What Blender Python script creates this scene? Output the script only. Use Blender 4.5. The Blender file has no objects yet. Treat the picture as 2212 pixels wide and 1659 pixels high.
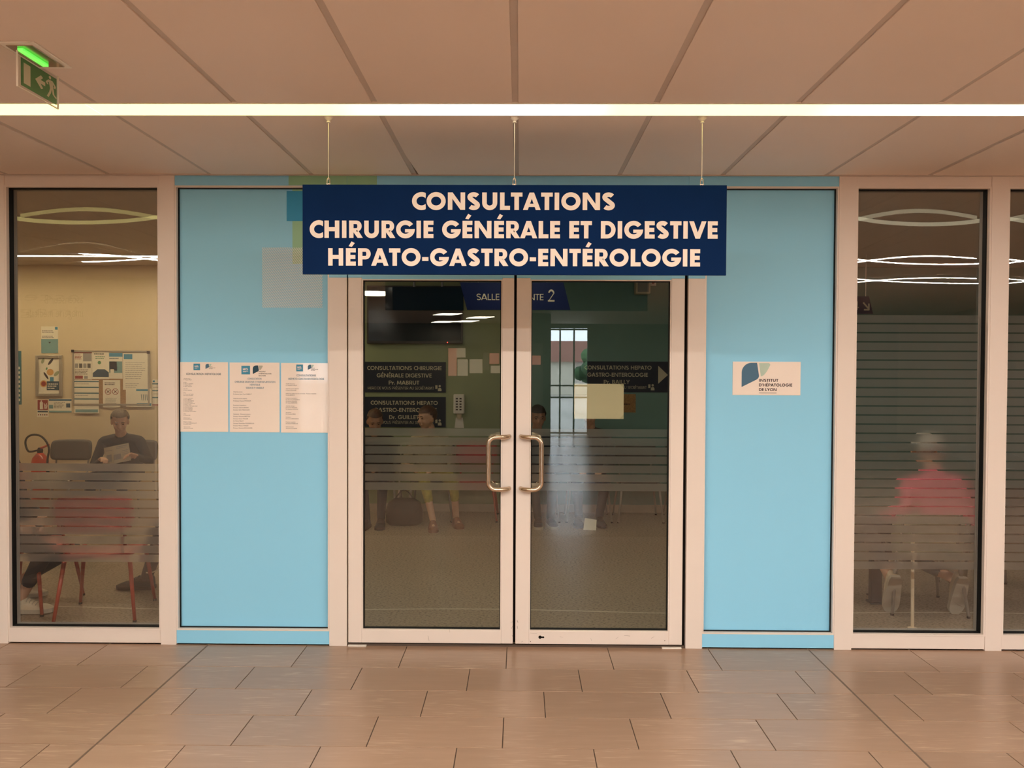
import bpy, bmesh, math, random
import numpy as np
from mathutils import Vector, Matrix

random.seed(7)
SC = bpy.context.scene
COL = SC.collection

# ------------------------------------------------------------------ camera
W, H = 2212, 1659
F, PITCH, YAW, ROLL, CAM_H, CAM_D = 1670.5, 0.01947, 0.01018, 0.00404, 1.66615, 4.59569
_cy, _sy = math.cos(YAW), math.sin(YAW)
_fw, _rt, _up = Vector((-_sy, _cy, 0)), Vector((_cy, _sy, 0)), Vector((0, 0, 1))
_cp, _sp = math.cos(PITCH), math.sin(PITCH)
FW = _fw * _cp - _up * _sp
_u2 = _up * _cp + _fw * _sp
_cr, _sr = math.cos(ROLL), math.sin(ROLL)
RT = _rt * _cr + _u2 * _sr
UP = _u2 * _cr - _rt * _sr
EYE = Vector((0, -CAM_D, CAM_H))
cam = bpy.data.cameras.new('camera')
cam.sensor_width = 36.0
cam.lens = F / W * 36.0
cam.clip_start, cam.clip_end = 0.05, 300
cam_o = bpy.data.objects.new('camera', cam)
COL.objects.link(cam_o)
m3 = Matrix((RT, UP, -FW)).transposed()
cam_o.matrix_world = Matrix.Translation(EYE) @ m3.to_4x4()
SC.camera = cam_o

# ------------------------------------------------------------------ sky, exposure
wd = bpy.data.worlds.new('sky')
SC.world = wd
wd.use_nodes = True
wd.node_tree.nodes['Background'].inputs[0].default_value = (0.78, 0.9, 1.0, 1)
wd.node_tree.nodes['Background'].inputs[1].default_value = 12.0
SC.view_settings.view_transform = 'Standard'
SC.view_settings.look = 'None'
SC.view_settings.exposure = -0.1
SC.view_settings.gamma = 1.0
SC.view_settings.use_curve_mapping = False
SC.cycles.use_denoising = True
SC.cycles.max_bounces = 10
SC.cycles.diffuse_bounces = 6
SC.cycles.transparent_max_bounces = 24
SC.cycles.caustics_reflective = False
SC.cycles.caustics_refractive = False

LIGHT_COL = (1.0, 0.93, 0.84)      # warm white lamps of the hall
L_FRONT = 2.4                      # line lamp over the entrance
L_HALL = 122.0                      # line lamps further back in the hall
L_ROOM = 46.0                       # line lamp in the waiting room
L_ROOM_FILL = 13.0                 # unseen fill lamps added to brighten the waiting room

# ------------------------------------------------------------------ pixel -> place
def _ray(px, py):
    return FW + RT * ((px - W / 2) / F) - UP * ((py - H / 2) / F)
def onY(px, py, Y=0.0):
    d = _ray(px, py)
    return EYE + d * ((Y + CAM_D) / d.y)
def onZ(px, py, Z=0.0):
    d = _ray(px, py)
    return EYE + d * ((Z - CAM_H) / d.z)

# ------------------------------------------------------------------ materials
def lin(c):
    c = c / 255.0
    return c / 12.92 if c <= 0.04045 else ((c + 0.055) / 1.055) ** 2.4
def rgb(r, g, b):
    return (lin(r), lin(g), lin(b))

def nodes_of(name):
    m = bpy.data.materials.new(name)
    m.use_nodes = True
    nt = m.node_tree
    return m, nt, nt.nodes['Principled BSDF'], nt.nodes['Material Output']

def mat(name, col, rough=0.5, metal=0.0, spec=0.5, var=0.05, scale=6.0, bump=0.0, bscale=60.0, coat=0.0, stretch=(1, 1, 1)):
    m, nt, p, out = nodes_of(name)
    N, Lk = nt.nodes, nt.links
    geo = N.new('ShaderNodeNewGeometry')
    mp = N.new('ShaderNodeMapping')
    mp.inputs['Scale'].default_value = stretch
    Lk.new(geo.outputs['Position'], mp.inputs['Vector'])
    no = N.new('ShaderNodeTexNoise')
    no.inputs['Scale'].default_value = scale
    no.inputs['Detail'].default_value = 4
    Lk.new(mp.outputs[0], no.inputs['Vector'])
    cr = N.new('ShaderNodeValToRGB')
    cr.color_ramp.elements[0].position = 0.3
    cr.color_ramp.elements[1].position = 0.7
    cr.color_ramp.elements[0].color = tuple(max(0, c * (1 - var)) for c in col) + (1,)
    cr.color_ramp.elements[1].color = tuple(min(1, c * (1 + var)) for c in col) + (1,)
    Lk.new(no.outputs['Fac'], cr.inputs[0])
    Lk.new(cr.outputs[0], p.inputs['Base Color'])
    p.inputs['Roughness'].default_value = rough
    p.inputs['Metallic'].default_value = metal
    p.inputs['Specular IOR Level'].default_value = spec
    p.inputs['Coat Weight'].default_value = coat
    p.inputs['Coat Roughness'].default_value = 0.04
    if bump:
        n2 = N.new('ShaderNodeTexNoise')
        n2.inputs['Scale'].default_value = bscale
        Lk.new(mp.outputs[0], n2.inputs['Vector'])
        b = N.new('ShaderNodeBump')
        b.inputs['Strength'].default_value = bump
        b.inputs['Distance'].default_value = 0.002
        Lk.new(n2.outputs['Fac'], b.inputs['Height'])
        Lk.new(b.outputs[0], p.inputs['Normal'])
    return m

def emit(name, col, strength, var=0.0):
    m, nt, p, out = nodes_of(name)
    N, Lk = nt.nodes, nt.links
    p.inputs['Base Color'].default_value = (0.8, 0.8, 0.8, 1)
    p.inputs['Emission Color'].default_value = tuple(col) + (1,)
    p.inputs['Emission Strength'].default_value = strength
    return m

def lamp_front_material():
    """camera flicker bands put into the lamp colour: yellowish and whiter lengths along the line"""
    m, nt, p, out = nodes_of('lamp_diffuser_front')
    N, Lk = nt.nodes, nt.links
    geo = N.new('ShaderNodeNewGeometry')
    sx = N.new('ShaderNodeSeparateXYZ'); Lk.new(geo.outputs['Position'], sx.inputs[0])
    mr = N.new('ShaderNodeMapRange'); mr.inputs['From Min'].default_value = -3.5; mr.inputs['From Max'].default_value = 3.5
    Lk.new(sx.outputs['X'], mr.inputs['Value'])
    r = N.new('ShaderNodeValToRGB')
    el = r.color_ramp.elements
    yl, wh = (1.0, 0.88, 0.30, 1), (1.0, 0.92, 0.62, 1)
    el[0].position, el[0].color = 0.0, yl
    el[1].position, el[1].color = 1.0, wh
    for pos, c in ((0.38, yl), (0.44, wh), (0.53, wh), (0.56, yl), (0.68, yl), (0.74, wh)):
        e = el.new(pos); e.color = c
    Lk.new(mr.outputs[0], r.inputs[0])
    Lk.new(r.outputs[0], p.inputs['Emission Color'])
    p.inputs['Emission Strength'].default_value = L_FRONT
    return m

def tile_material():
    m, nt, p, out = nodes_of('floor_tile_stone')
    N, Lk = nt.nodes, nt.links
    geo = N.new('ShaderNodeNewGeometry')
    oi = N.new('ShaderNodeObjectInfo')
    add = N.new('ShaderNodeVectorMath'); add.operation = 'ADD'
    mul = N.new('ShaderNodeVectorMath'); mul.operation = 'SCALE'
    mul.inputs[0].default_value = (37.0, 53.0, 11.0)
    Lk.new(oi.outputs['Random'], mul.inputs['Scale'])
    Lk.new(geo.outputs['Position'], add.inputs[0]); Lk.new(mul.outputs[0], add.inputs[1])
    mp = N.new('ShaderNodeMapping'); mp.inputs['Scale'].default_value = (1.6, 17, 1)
    Lk.new(add.outputs[0], mp.inputs['Vector'])
    n1 = N.new('ShaderNodeTexNoise'); n1.inputs['Scale'].default_value = 1.7; n1.inputs['Detail'].default_value = 8; n1.inputs['Roughness'].default_value = 0.65
    Lk.new(mp.outputs[0], n1.inputs['Vector'])
    r1 = N.new('ShaderNodeValToRGB')
    e = r1.color_ramp.elements
    e[0].position, e[1].position = 0.25, 0.72
    e[0].color = (0.300, 0.190, 0.126, 1); e[1].color = (0.345, 0.222, 0.150, 1)
    Lk.new(n1.outputs['Fac'], r1.inputs[0])
    # pale flecks along the grain
    mp2 = N.new('ShaderNodeMapping'); mp2.inputs['Scale'].default_value = (4.5, 62, 1)
    Lk.new(add.outputs[0], mp2.inputs['Vector'])
    n2 = N.new('ShaderNodeTexNoise'); n2.inputs['Scale'].default_value = 1.6; n2.inputs['Detail'].default_value = 6
    Lk.new(mp2.outputs[0], n2.inputs['Vector'])
    r2 = N.new('ShaderNodeValToRGB')
    r2.color_ramp.elements[0].position, r2.color_ramp.elements[1].position = 0.54, 0.74
    Lk.new(n2.outputs['Fac'], r2.inputs[0])
    big = N.new('ShaderNodeTexNoise'); big.inputs['Scale'].default_value = 3.0
    Lk.new(add.outputs[0], big.inputs['Vector'])
    rb = N.new('ShaderNodeValToRGB')
    rb.color_ramp.elements[0].position, rb.color_ramp.elements[1].position = 0.42, 0.66
    Lk.new(big.outputs['Fac'], rb.inputs[0])
    mm = N.new('ShaderNodeMath'); mm.operation = 'MULTIPLY'
    Lk.new(r2.outputs[0], mm.inputs[0]); Lk.new(rb.outputs[0], mm.inputs[1])
    mx = N.new('ShaderNodeMix'); mx.data_type = 'RGBA'
    Lk.new(mm.outputs[0], mx.inputs[0])
    Lk.new(r1.outputs[0], mx.inputs[6]); mx.inputs[7].default_value = (0.52, 0.375, 0.265, 1)
    # each tile a little lighter or darker
    hs = N.new('ShaderNodeHueSaturation')
    mr = N.new('ShaderNodeMapRange'); mr.inputs['To Min'].default_value = 0.93; mr.inputs['To Max'].default_value = 1.07
    Lk.new(oi.outputs['Random'], mr.inputs['Value']); Lk.new(mr.outputs[0], hs.inputs['Value'])
    Lk.new(mx.outputs[2], hs.inputs['Color'])
    Lk.new(hs.outputs[0], p.inputs['Base Color'])
    p.inputs['Roughness'].default_value = 0.29
    p.inputs['Specular IOR Level'].default_value = 0.62
    return m

def hall_floor_material():
    m, nt, p, out = nodes_of('hall_floor_far')
    N, Lk = nt.nodes, nt.links
    geo = N.new('ShaderNodeNewGeometry')
    br = N.new('ShaderNodeTexBrick')
    br.inputs['Scale'].default_value = 1.0
    br.inputs['Brick Width'].default_value = 0.6
    br.inputs['Row Height'].default_value = 0.3
    br.inputs['Mortar Size'].default_value = 0.004
    br.inputs['Color1'].default_value = (0.31, 0.20, 0.135, 1)
    br.inputs['Color2'].default_value = (0.34, 0.22, 0.15, 1)
    br.inputs['Mortar'].default_value = (0.10, 0.07, 0.05, 1)
    Lk.new(geo.outputs['Position'], br.inputs['Vector'])
    Lk.new(br.outputs['Color'], p.inputs['Base Color'])
    p.inputs['Roughness'].default_value = 0.25
    p.inputs['Specular IOR Level'].default_value = 0.6
    return m

def vinyl_material():
    m, nt, p, out = nodes_of('speckled_vinyl')
    N, Lk = nt.nodes, nt.links
    geo = N.new('ShaderNodeNewGeometry')
    n1 = N.new('ShaderNodeTexNoise'); n1.inputs['Scale'].default_value = 105; n1.inputs['Detail'].default_value = 3
    mp = N.new('ShaderNodeMapping'); mp.inputs['Scale'].default_value = (0.5, 0.9, 1)
    Lk.new(geo.outputs['Position'], mp.inputs[0]); Lk.new(mp.outputs[0], n1.inputs['Vector'])
    r = N.new('ShaderNodeValToRGB')
    r.color_ramp.elements[0].position, r.color_ramp.elements[1].position = 0.36, 0.52
    r.color_ramp.elements[0].color = (0.15, 0.112, 0.07, 1); r.color_ramp.elements[1].color = (0.37, 0.29, 0.205, 1)
    Lk.new(n1.outputs['Fac'], r.inputs[0]); Lk.new(r.outputs[0], p.inputs['Base Color'])
    p.inputs['Roughness'].default_value = 0.4
    return m

def glass_material(name, tint=(1, 1, 1), base=0.05, gain=1.0):
    m, nt, p, out = nodes_of(name)
    N, Lk = nt.nodes, nt.links
    N.remove(p)
    tr = N.new('ShaderNodeBsdfTransparent'); tr.inputs[0].default_value = tuple(tint) + (1,)
    gl = N.new('ShaderNodeBsdfGlossy'); gl.inputs['Roughness'].default_value = 0.0
    # Schlick reflectance from the angle, the same from both sides of the pane
    gi = N.new('ShaderNodeNewGeometry')
    dt = N.new('ShaderNodeVectorMath'); dt.operation = 'DOT_PRODUCT'
    Lk.new(gi.outputs['Incoming'], dt.inputs[0]); Lk.new(gi.outputs['Normal'], dt.inputs[1])
    ab = N.new('ShaderNodeMath'); ab.operation = 'ABSOLUTE'; Lk.new(dt.outputs['Value'], ab.inputs[0])
    om = N.new('ShaderNodeMath'); om.operation = 'SUBTRACT'; om.inputs[0].default_value = 1.0; Lk.new(ab.outputs[0], om.inputs[1])
    pw = N.new('ShaderNodeMath'); pw.operation = 'POWER'; pw.inputs[1].default_value = 5.0; Lk.new(om.outputs[0], pw.inputs[0])
    fr = N.new('ShaderNodeMath'); fr.operation = 'MULTIPLY_ADD'; fr.inputs[1].default_value = 0.96; fr.inputs[2].default_value = 0.04
    Lk.new(pw.outputs[0], fr.inputs[0])
    ma = N.new('ShaderNodeMath'); ma.operation = 'MULTIPLY_ADD'
    ma.inputs[1].default_value = gain; ma.inputs[2].default_value = base
    ma.use_clamp = True
    Lk.new(fr.outputs[0], ma.inputs[0])
    mx = N.new('ShaderNodeMixShader')
    Lk.new(ma.outputs[0], mx.inputs[0]); Lk.new(tr.outputs[0], mx.inputs[1]); Lk.new(gl.outputs[0], mx.inputs[2])
    Lk.new(mx.outputs[0], out.inputs[0])
    return m

def frost_material():
    m, nt, p, out = nodes_of('frosted_film')
    N, Lk = nt.nodes, nt.links
    N.remove(p)
    rf = N.new('ShaderNodeBsdfRefraction'); rf.inputs['IOR'].default_value = 1.09; rf.inputs['Roughness'].default_value = 0.5
    rf.inputs['Color'].default_value = (0.92, 0.92, 0.92, 1)
    df = N.new('ShaderNodeBsdfDiffuse'); df.inputs['Color'].default_value = (0.95, 0.92, 0.86, 1)
    tl = N.new('ShaderNodeBsdfTranslucent'); tl.inputs['Color'].default_value = (0.6, 0.6, 0.58, 1)
    m1 = N.new('ShaderNodeMixShader'); m1.inputs[0].default_value = 0.45
    Lk.new(df.outputs[0], m1.inputs[1]); Lk.new(tl.outputs[0], m1.inputs[2])
    m2 = N.new('ShaderNodeMixShader'); m2.inputs[0].default_value = 0.85
    Lk.new(m1.outputs[0], m2.inputs[1]); Lk.new(rf.outputs[0], m2.inputs[2])
    Lk.new(m2.outputs[0], out.inputs[0])
    return m

def stripes_material():
    """white slanted hatching on the blue film: a print, cut out between the lines"""
    m, nt, p, out = nodes_of('hatched_print')
    N, Lk = nt.nodes, nt.links
    geo = N.new('ShaderNodeNewGeometry')
    sx = N.new('ShaderNodeSeparateXYZ'); Lk.new(geo.outputs['Position'], sx.inputs[0])
    a = N.new('ShaderNodeMath'); a.operation = 'MULTIPLY'; a.inputs[1].default_value = -0.62
    Lk.new(sx.outputs['Z'], a.inputs[0])
    b = N.new('ShaderNodeMath'); b.operation = 'ADD'
    Lk.new(sx.outputs['X'], b.inputs[0]); Lk.new(a.outputs[0], b.inputs[1])
    c = N.new('ShaderNodeMath'); c.operation = 'MULTIPLY'; c.inputs[1].default_value = 1 / 0.01065
    Lk.new(b.outputs[0], c.inputs[0])
    f = N.new('ShaderNodeMath'); f.operation = 'FRACT'; Lk.new(c.outputs[0], f.inputs[0])
    g = N.new('ShaderNodeMath'); g.operation = 'LESS_THAN'; g.inputs[1].default_value = 0.42
    Lk.new(f.outputs[0], g.inputs[0])
    tr = N.new('ShaderNodeBsdfTransparent')
    mx = N.new('ShaderNodeMixShader')
    p.inputs['Base Color'].default_value = (0.78, 0.78, 0.74, 1)
    p.inputs['Roughness'].default_value = 0.5
    Lk.new(g.outputs[0], mx.inputs[0]); Lk.new(tr.outputs[0], mx.inputs[1]); Lk.new(p.outputs[0], mx.inputs[2])
    Lk.new(mx.outputs[0], out.inputs[0])
    return m

M = {}
M['frame'] = mat('cream_lacquered_aluminium', (0.78, 0.685, 0.615), 0.38, var=0.015, scale=2, bump=0.02, bscale=400)
M['black'] = mat('black_rubber', (0.006, 0.006, 0.006), 0.6, spec=0.2)
M['void'] = mat('dark_gap', (0.012, 0.009, 0.007), 0.9, spec=0.05)
M['blue'] = mat('light_blue_film', (0.28, 0.65, 0.90), 0.42, spec=0.35, var=0.012, scale=1.5)
M['blue2'] = mat('strong_blue_print', (0.03, 0.32, 0.60), 0.42, spec=0.35, var=0.02)
M['green'] = mat('green_print', (0.30, 0.56, 0.36), 0.42, spec=0.35, var=0.02)
M['hatch'] = stripes_material()
M['tile'] = tile_material()
M['hallfloor'] = hall_floor_material()
M['grout'] = mat('dark_grout', (0.09, 0.06, 0.042), 0.85)
M['joint'] = mat('brown_expansion_joint', (0.20, 0.14, 0.10), 0.5, var=0.1)
M['vinyl'] = vinyl_material()
M['vinyl_seam'] = mat('vinyl_weld', (0.62, 0.53, 0.40), 0.4)
M['ceiling'] = mat('painted_metal_ceiling', (0.80, 0.69, 0.61), 0.6, spec=0.3, var=0.02, scale=1.2)
M['ceiling_rail'] = mat('painted_ceiling_rail', (0.57, 0.495, 0.44), 0.6, spec=0.3, var=0.02)
M['lampframe'] = mat('white_lamp_trim', (0.85, 0.80, 0.72), 0.4)
M['lamp_front'] = lamp_front_material()
M['lamp_hall'] = emit('lamp_diffuser_hall', LIGHT_COL, L_HALL)
M['lamp_room'] = emit('lamp_diffuser_room', (1.0, 0.80, 0.48), L_ROOM)
M['lamp_room_fill'] = emit('lamp_diffuser_fill', (1.0, 0.88, 0.70), L_ROOM_FILL)
M['lamp_far'] = emit('lamp_diffuser_far', (1.0, 0.90, 0.72), 22.0)
M['navy'] = mat('navy_sign_board', (0.001, 0.018, 0.082), 0.55, spec=0.06, var=0.05)
M['cream'] = mat('cream_lettering', (0.93, 0.81, 0.71), 0.5, spec=0.3, var=0.01)
M['steel'] = mat('brushed_steel', (0.66, 0.53, 0.40), 0.24, metal=1.0, var=0.03)
M['wire'] = mat('steel_wire', (0.75, 0.68, 0.58), 0.35, metal=0.7)
M['glass'] = glass_material('window_glass', (0.95, 0.95, 0.94), 0.07, 1.0)
M['doorglass'] = glass_material('door_glass', (0.88, 0.90, 0.88), 0.03, 1.0)
M['frost'] = frost_material()
M['paper'] = mat('laminated_paper', (0.90, 0.79, 0.70), 0.5, spec=0.45, var=0.01, coat=0.55)
M['paper_plain'] = mat('cream_paper', (0.80, 0.70, 0.47), 0.7, spec=0.2, var=0.03)
M['white'] = mat('white_plastic', (0.85, 0.80, 0.72), 0.4, coat=0.2)
M['ink'] = mat('dark_ink', (0.035, 0.022, 0.022), 0.7, spec=0.2)
M['inkblue'] = mat('blue_ink', (0.05, 0.16, 0.25), 0.6, spec=0.2)
M['inknavy'] = mat('petrol_ink', (0.03, 0.075, 0.11), 0.6, spec=0.2)
M['logoblue'] = mat('logo_blue', (0.045, 0.27, 0.43), 0.5)
M['logopetrol'] = mat('logo_petrol', (0.055, 0.145, 0.235), 0.5)
M['logomint'] = mat('logo_mint', (0.47, 0.60, 0.50), 0.5)
M['logogrey'] = mat('logo_grey', (0.47, 0.45, 0.36), 0.5)
M['grey'] = mat('grey_rule', (0.35, 0.32, 0.29), 0.6)
M['acrylic'] = glass_material('clear_acrylic', (0.95, 0.97, 0.94), 0.02, 1.0)
M['exitgreen'] = mat('exit_green', (0.05, 0.18, 0.045), 0.4, coat=0.3)
M['exitpale'] = mat('exit_pale_print', (0.55, 0.50, 0.33), 0.5)
M['acrylic_edge'] = mat('bright_acrylic_edge', (0.80, 0.72, 0.58), 0.3, coat=0.3)
M['red_dot'] = emit('red_standby_led', (1, 0.05, 0.02), 4.0)
M['red_ext'] = mat('extinguisher_red', (0.60, 0.06, 0.015), 0.3, coat=0.5)
M['hose'] = mat('black_hose', (0.025, 0.02, 0.016), 0.5)
M['led'] = emit('green_led', (0.0, 1.0, 0.03), 0.9)

# ------------------------------------------------------------------ building helpers
LOC = {}

class MB:
    """collects geometry and links it as one mesh object"""
    def __init__(self):
        self.v, self.f, self.mi = [], [], []
    def add(self, vs, fs, mi=0):
        n = len(self.v)
        self.v += [tuple(v) for v in vs]
        self.f += [tuple(i + n for i in f) for f in fs]
        self.mi += [mi] * len(fs)
        return self
    def box(self, x0, x1, y0, y1, z0, z1, mi=0, bev=0.0):
        if bev:
            bm = bmesh.new()
            bmesh.ops.create_cube(bm, size=1)
            for v in bm.verts:
                v.co = Vector(((x0 + x1) / 2 + v.co.x * (x1 - x0), (y0 + y1) / 2 + v.co.y * (y1 - y0), (z0 + z1) / 2 + v.co.z * (z1 - z0)))
            bmesh.ops.bevel(bm, geom=bm.edges[:], offset=bev, segments=2, profile=0.5, affect='EDGES')
            bm.verts.index_update()
            self.add([v.co for v in bm.verts], [[v.index for v in f.verts] for f in bm.faces], mi)
            bm.free()
            return self
        vs = [(x, y, z) for x in (x0, x1) for y in (y0, y1) for z in (z0, z1)]
        return self.add(vs, [(0, 1, 3, 2), (4, 6, 7, 5), (0, 4, 5, 1), (2, 3, 7, 6), (0, 2, 6, 4), (1, 5, 7, 3)], mi)
    def poly_xz(self, polys, y, mi=0):
        for k, p in enumerate(polys):
            yy = y - 0.00004 * (k % 7)
            self.add([(a, yy, b) for a, b in p], [list(range(len(p)))], mi)
        return self
    def prism_xz(self, pts, y0, y1, mi=0):
        n = len(pts)
        vs = [(a, y0, b) for a, b in pts] + [(a, y1, b) for a, b in pts]
        fs = [list(range(n)), list(range(2 * n - 1, n - 1, -1))]
        fs += [(i, i + n, (i + 1) % n + n, (i + 1) % n) for i in range(n)]
        return self.add(vs, fs, mi)
    def tube(self, path, r, seg=10, mi=0, cap=True):
        path = [Vector(p) for p in path]
        rs = r if isinstance(r, (list, tuple)) else [r] * len(path)
        rings, prev = [], None
        for i, p in enumerate(path):
            t = (path[min(i + 1, len(path) - 1)] - path[max(i - 1, 0)]).normalized()
            if prev is None:
                a = Vector((0, 0, 1)) if abs(t.z) < 0.9 else Vector((1, 0, 0))
                n1 = t.cross(a).normalized()
            else:
                n1 = (prev - t * prev.dot(t)).normalized()
            prev = n1
            n2 = t.cross(n1)
            rings.append([p + (n1 * math.cos(2 * math.pi * k / seg) + n2 * math.sin(2 * math.pi * k / seg)) * rs[i] for k in range(seg)])
        vs = [v for rg in rings for v in rg]
        fs = []
        for i in range(len(rings) - 1):
            for k in range(seg):
                a, b = i * seg + k, i * seg + (k + 1) % seg
                fs.append((a, b, b + seg, a + seg))
        if cap:
            fs.append(list(range(seg))[::-1])
            fs.append([(len(rings) - 1) * seg + k for k in range(seg)])
        return self.add(vs, fs, mi)
    def lathe(self, prof, c=(0, 0, 0), seg=20, mi=0):
        vs, fs = [], []
        for r, z in prof:
            for k in range(seg):
                a = 2 * math.pi * k / seg
                vs.append((c[0] + r * math.cos(a), c[1] + r * math.sin(a), c[2] + z))
        for i in range(len(prof) - 1):
            for k in range(seg):
                a, b = i * seg + k, i * seg + (k + 1) % seg
                fs.append((a, b, b + seg, a + seg))
        fs.append(list(range(seg))[::-1])
        fs.append([(len(prof) - 1) * seg + k for k in range(seg)])
        return self.add(vs, fs, mi)
    def ball(self, c, r, seg=14, rings=9, mi=0):
        r = r if isinstance(r, (tuple, list)) else (r, r, r)
        vs, fs = [(c[0], c[1], c[2] - r[2])], []
        for i in range(1, rings):
            th = math.pi * i / rings
            for k in range(seg):
                a = 2 * math.pi * k / seg
                vs.append((c[0] + r[0] * math.sin(th) * math.cos(a), c[1] + r[1] * math.sin(th) * math.sin(a), c[2] - r[2] * math.cos(th)))
        vs.append((c[0], c[1], c[2] + r[2]))
        for k in range(seg):
            fs.append((0, 1 + (k + 1) % seg, 1 + k))
            for i in range(rings - 2):
                a, b = 1 + i * seg + k, 1 + i * seg + (k + 1) % seg
                fs.append((a, b, b + seg, a + seg))
            fs.append((len(vs) - 1, 1 + (rings - 2) * seg + k, 1 + (rings - 2) * seg + (k + 1) % seg))
        return self.add(vs, fs, mi)
    def xf(self, mtx):
        self.v = [tuple(mtx @ Vector(v)) for v in self.v]
        return self
    def build(self, name, mats, parent=None, smooth=False, local=False):
        if parent is not None and not local:
            o = LOC[parent.name]
            vs = [(v[0] - o[0], v[1] - o[1], v[2] - o[2]) for v in self.v]
        else:
            vs = self.v
        me = bpy.data.meshes.new(name)
        me.from_pydata(vs, [], self.f)
        mats = mats if isinstance(mats, (list, tuple)) else [mats]
        for k in mats:
            me.materials.append(M[k] if isinstance(k, str) else k)
        if len(mats) > 1:
            me.polygons.foreach_set('material_index', self.mi)
        if smooth:
            me.polygons.foreach_set('use_smooth', [True] * len(me.polygons))
        me.update()
        ob = bpy.data.objects.new(name, me)
        COL.objects.link(ob)
        ob.parent = parent
        if parent is not None:
            LOC[ob.name] = LOC[parent.name]
        else:
            LOC[ob.name] = (0, 0, 0)
        return ob

def tag(o, label=None, cat=None, group=None, kind=None):
    if label: o['label'] = label
    if cat: o['category'] = cat
    if group: o['group'] = group
    if kind: o['kind'] = kind
    return o

def thing(name, label, cat, loc=(0, 0, 0), rz=0.0, group=None):
    o = bpy.data.objects.new(name, None)
    o.empty_display_size = 0.1
    COL.objects.link(o)
    o.location = loc
    o.rotation_euler = (0, 0, rz)
    LOC[o.name] = tuple(loc)
    return tag(o, label, cat, group)

def struct(name, label, loc=(0, 0, 0)):
    o = thing(name, label, None, loc)
    o['kind'] = 'structure'
    return o

def base_origin(o):
    """a one-mesh thing: put its origin at the middle of its base"""
    c = np.array([v.co[:] for v in o.data.vertices])
    p = Vector(((c[:, 0].min() + c[:, 0].max()) / 2, (c[:, 1].min() + c[:, 1].max()) / 2, c[:, 2].min()))
    o.data.transform(Matrix.Translation(-p))
    o.location = p
    LOC[o.name] = tuple(p)
    return o

# ------------------------------------------------------------------ lettering (geometric capitals)
def arc(cx, cz, rx, rz, t, a0, a1, n=18, clampx=None, tz=None):
    tz = t if tz is None else tz
    out = []
    for i in range(n):
        q = []
        for a, o in ((a0 + (a1 - a0) * i / n, 1), (a0 + (a1 - a0) * (i + 1) / n, 1), (a0 + (a1 - a0) * (i + 1) / n, 0), (a0 + (a1 - a0) * i / n, 0)):
            r = math.radians(a)
            x = cx + (rx if o else rx - t) * math.cos(r)
            z = cz + (rz if o else rz - tz) * math.sin(r)
            if clampx is not None: x = min(x, clampx)
            q.append((x, z))
        out.append(q)
    return out
def bar(x0, z0, x1, z1):
    return [[(x0, z0), (x1, z0), (x1, z1), (x0, z1)]]
def stroke(pts, t):
    out, n = [], len(pts)
    L, R_ = [], []
    for i, (x, z) in enumerate(pts):
        a, b = pts[max(i - 1, 0)], pts[min(i + 1, n - 1)]
        dx, dz = b[0] - a[0], b[1] - a[1]
        l = math.hypot(dx, dz) or 1
        L.append((x - dz / l * t / 2, z + dx / l * t / 2)); R_.append((x + dz / l * t / 2, z - dx / l * t / 2))
    for i in range(n - 1):
        out.append([R_[i], R_[i + 1], L[i + 1], L[i]])
    return out
def diag(x0, x1, z0, z1, t):
    return [[(x0, z0), (x0 + t, z0), (x1 + t, z1), (x1, z1)]]
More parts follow.
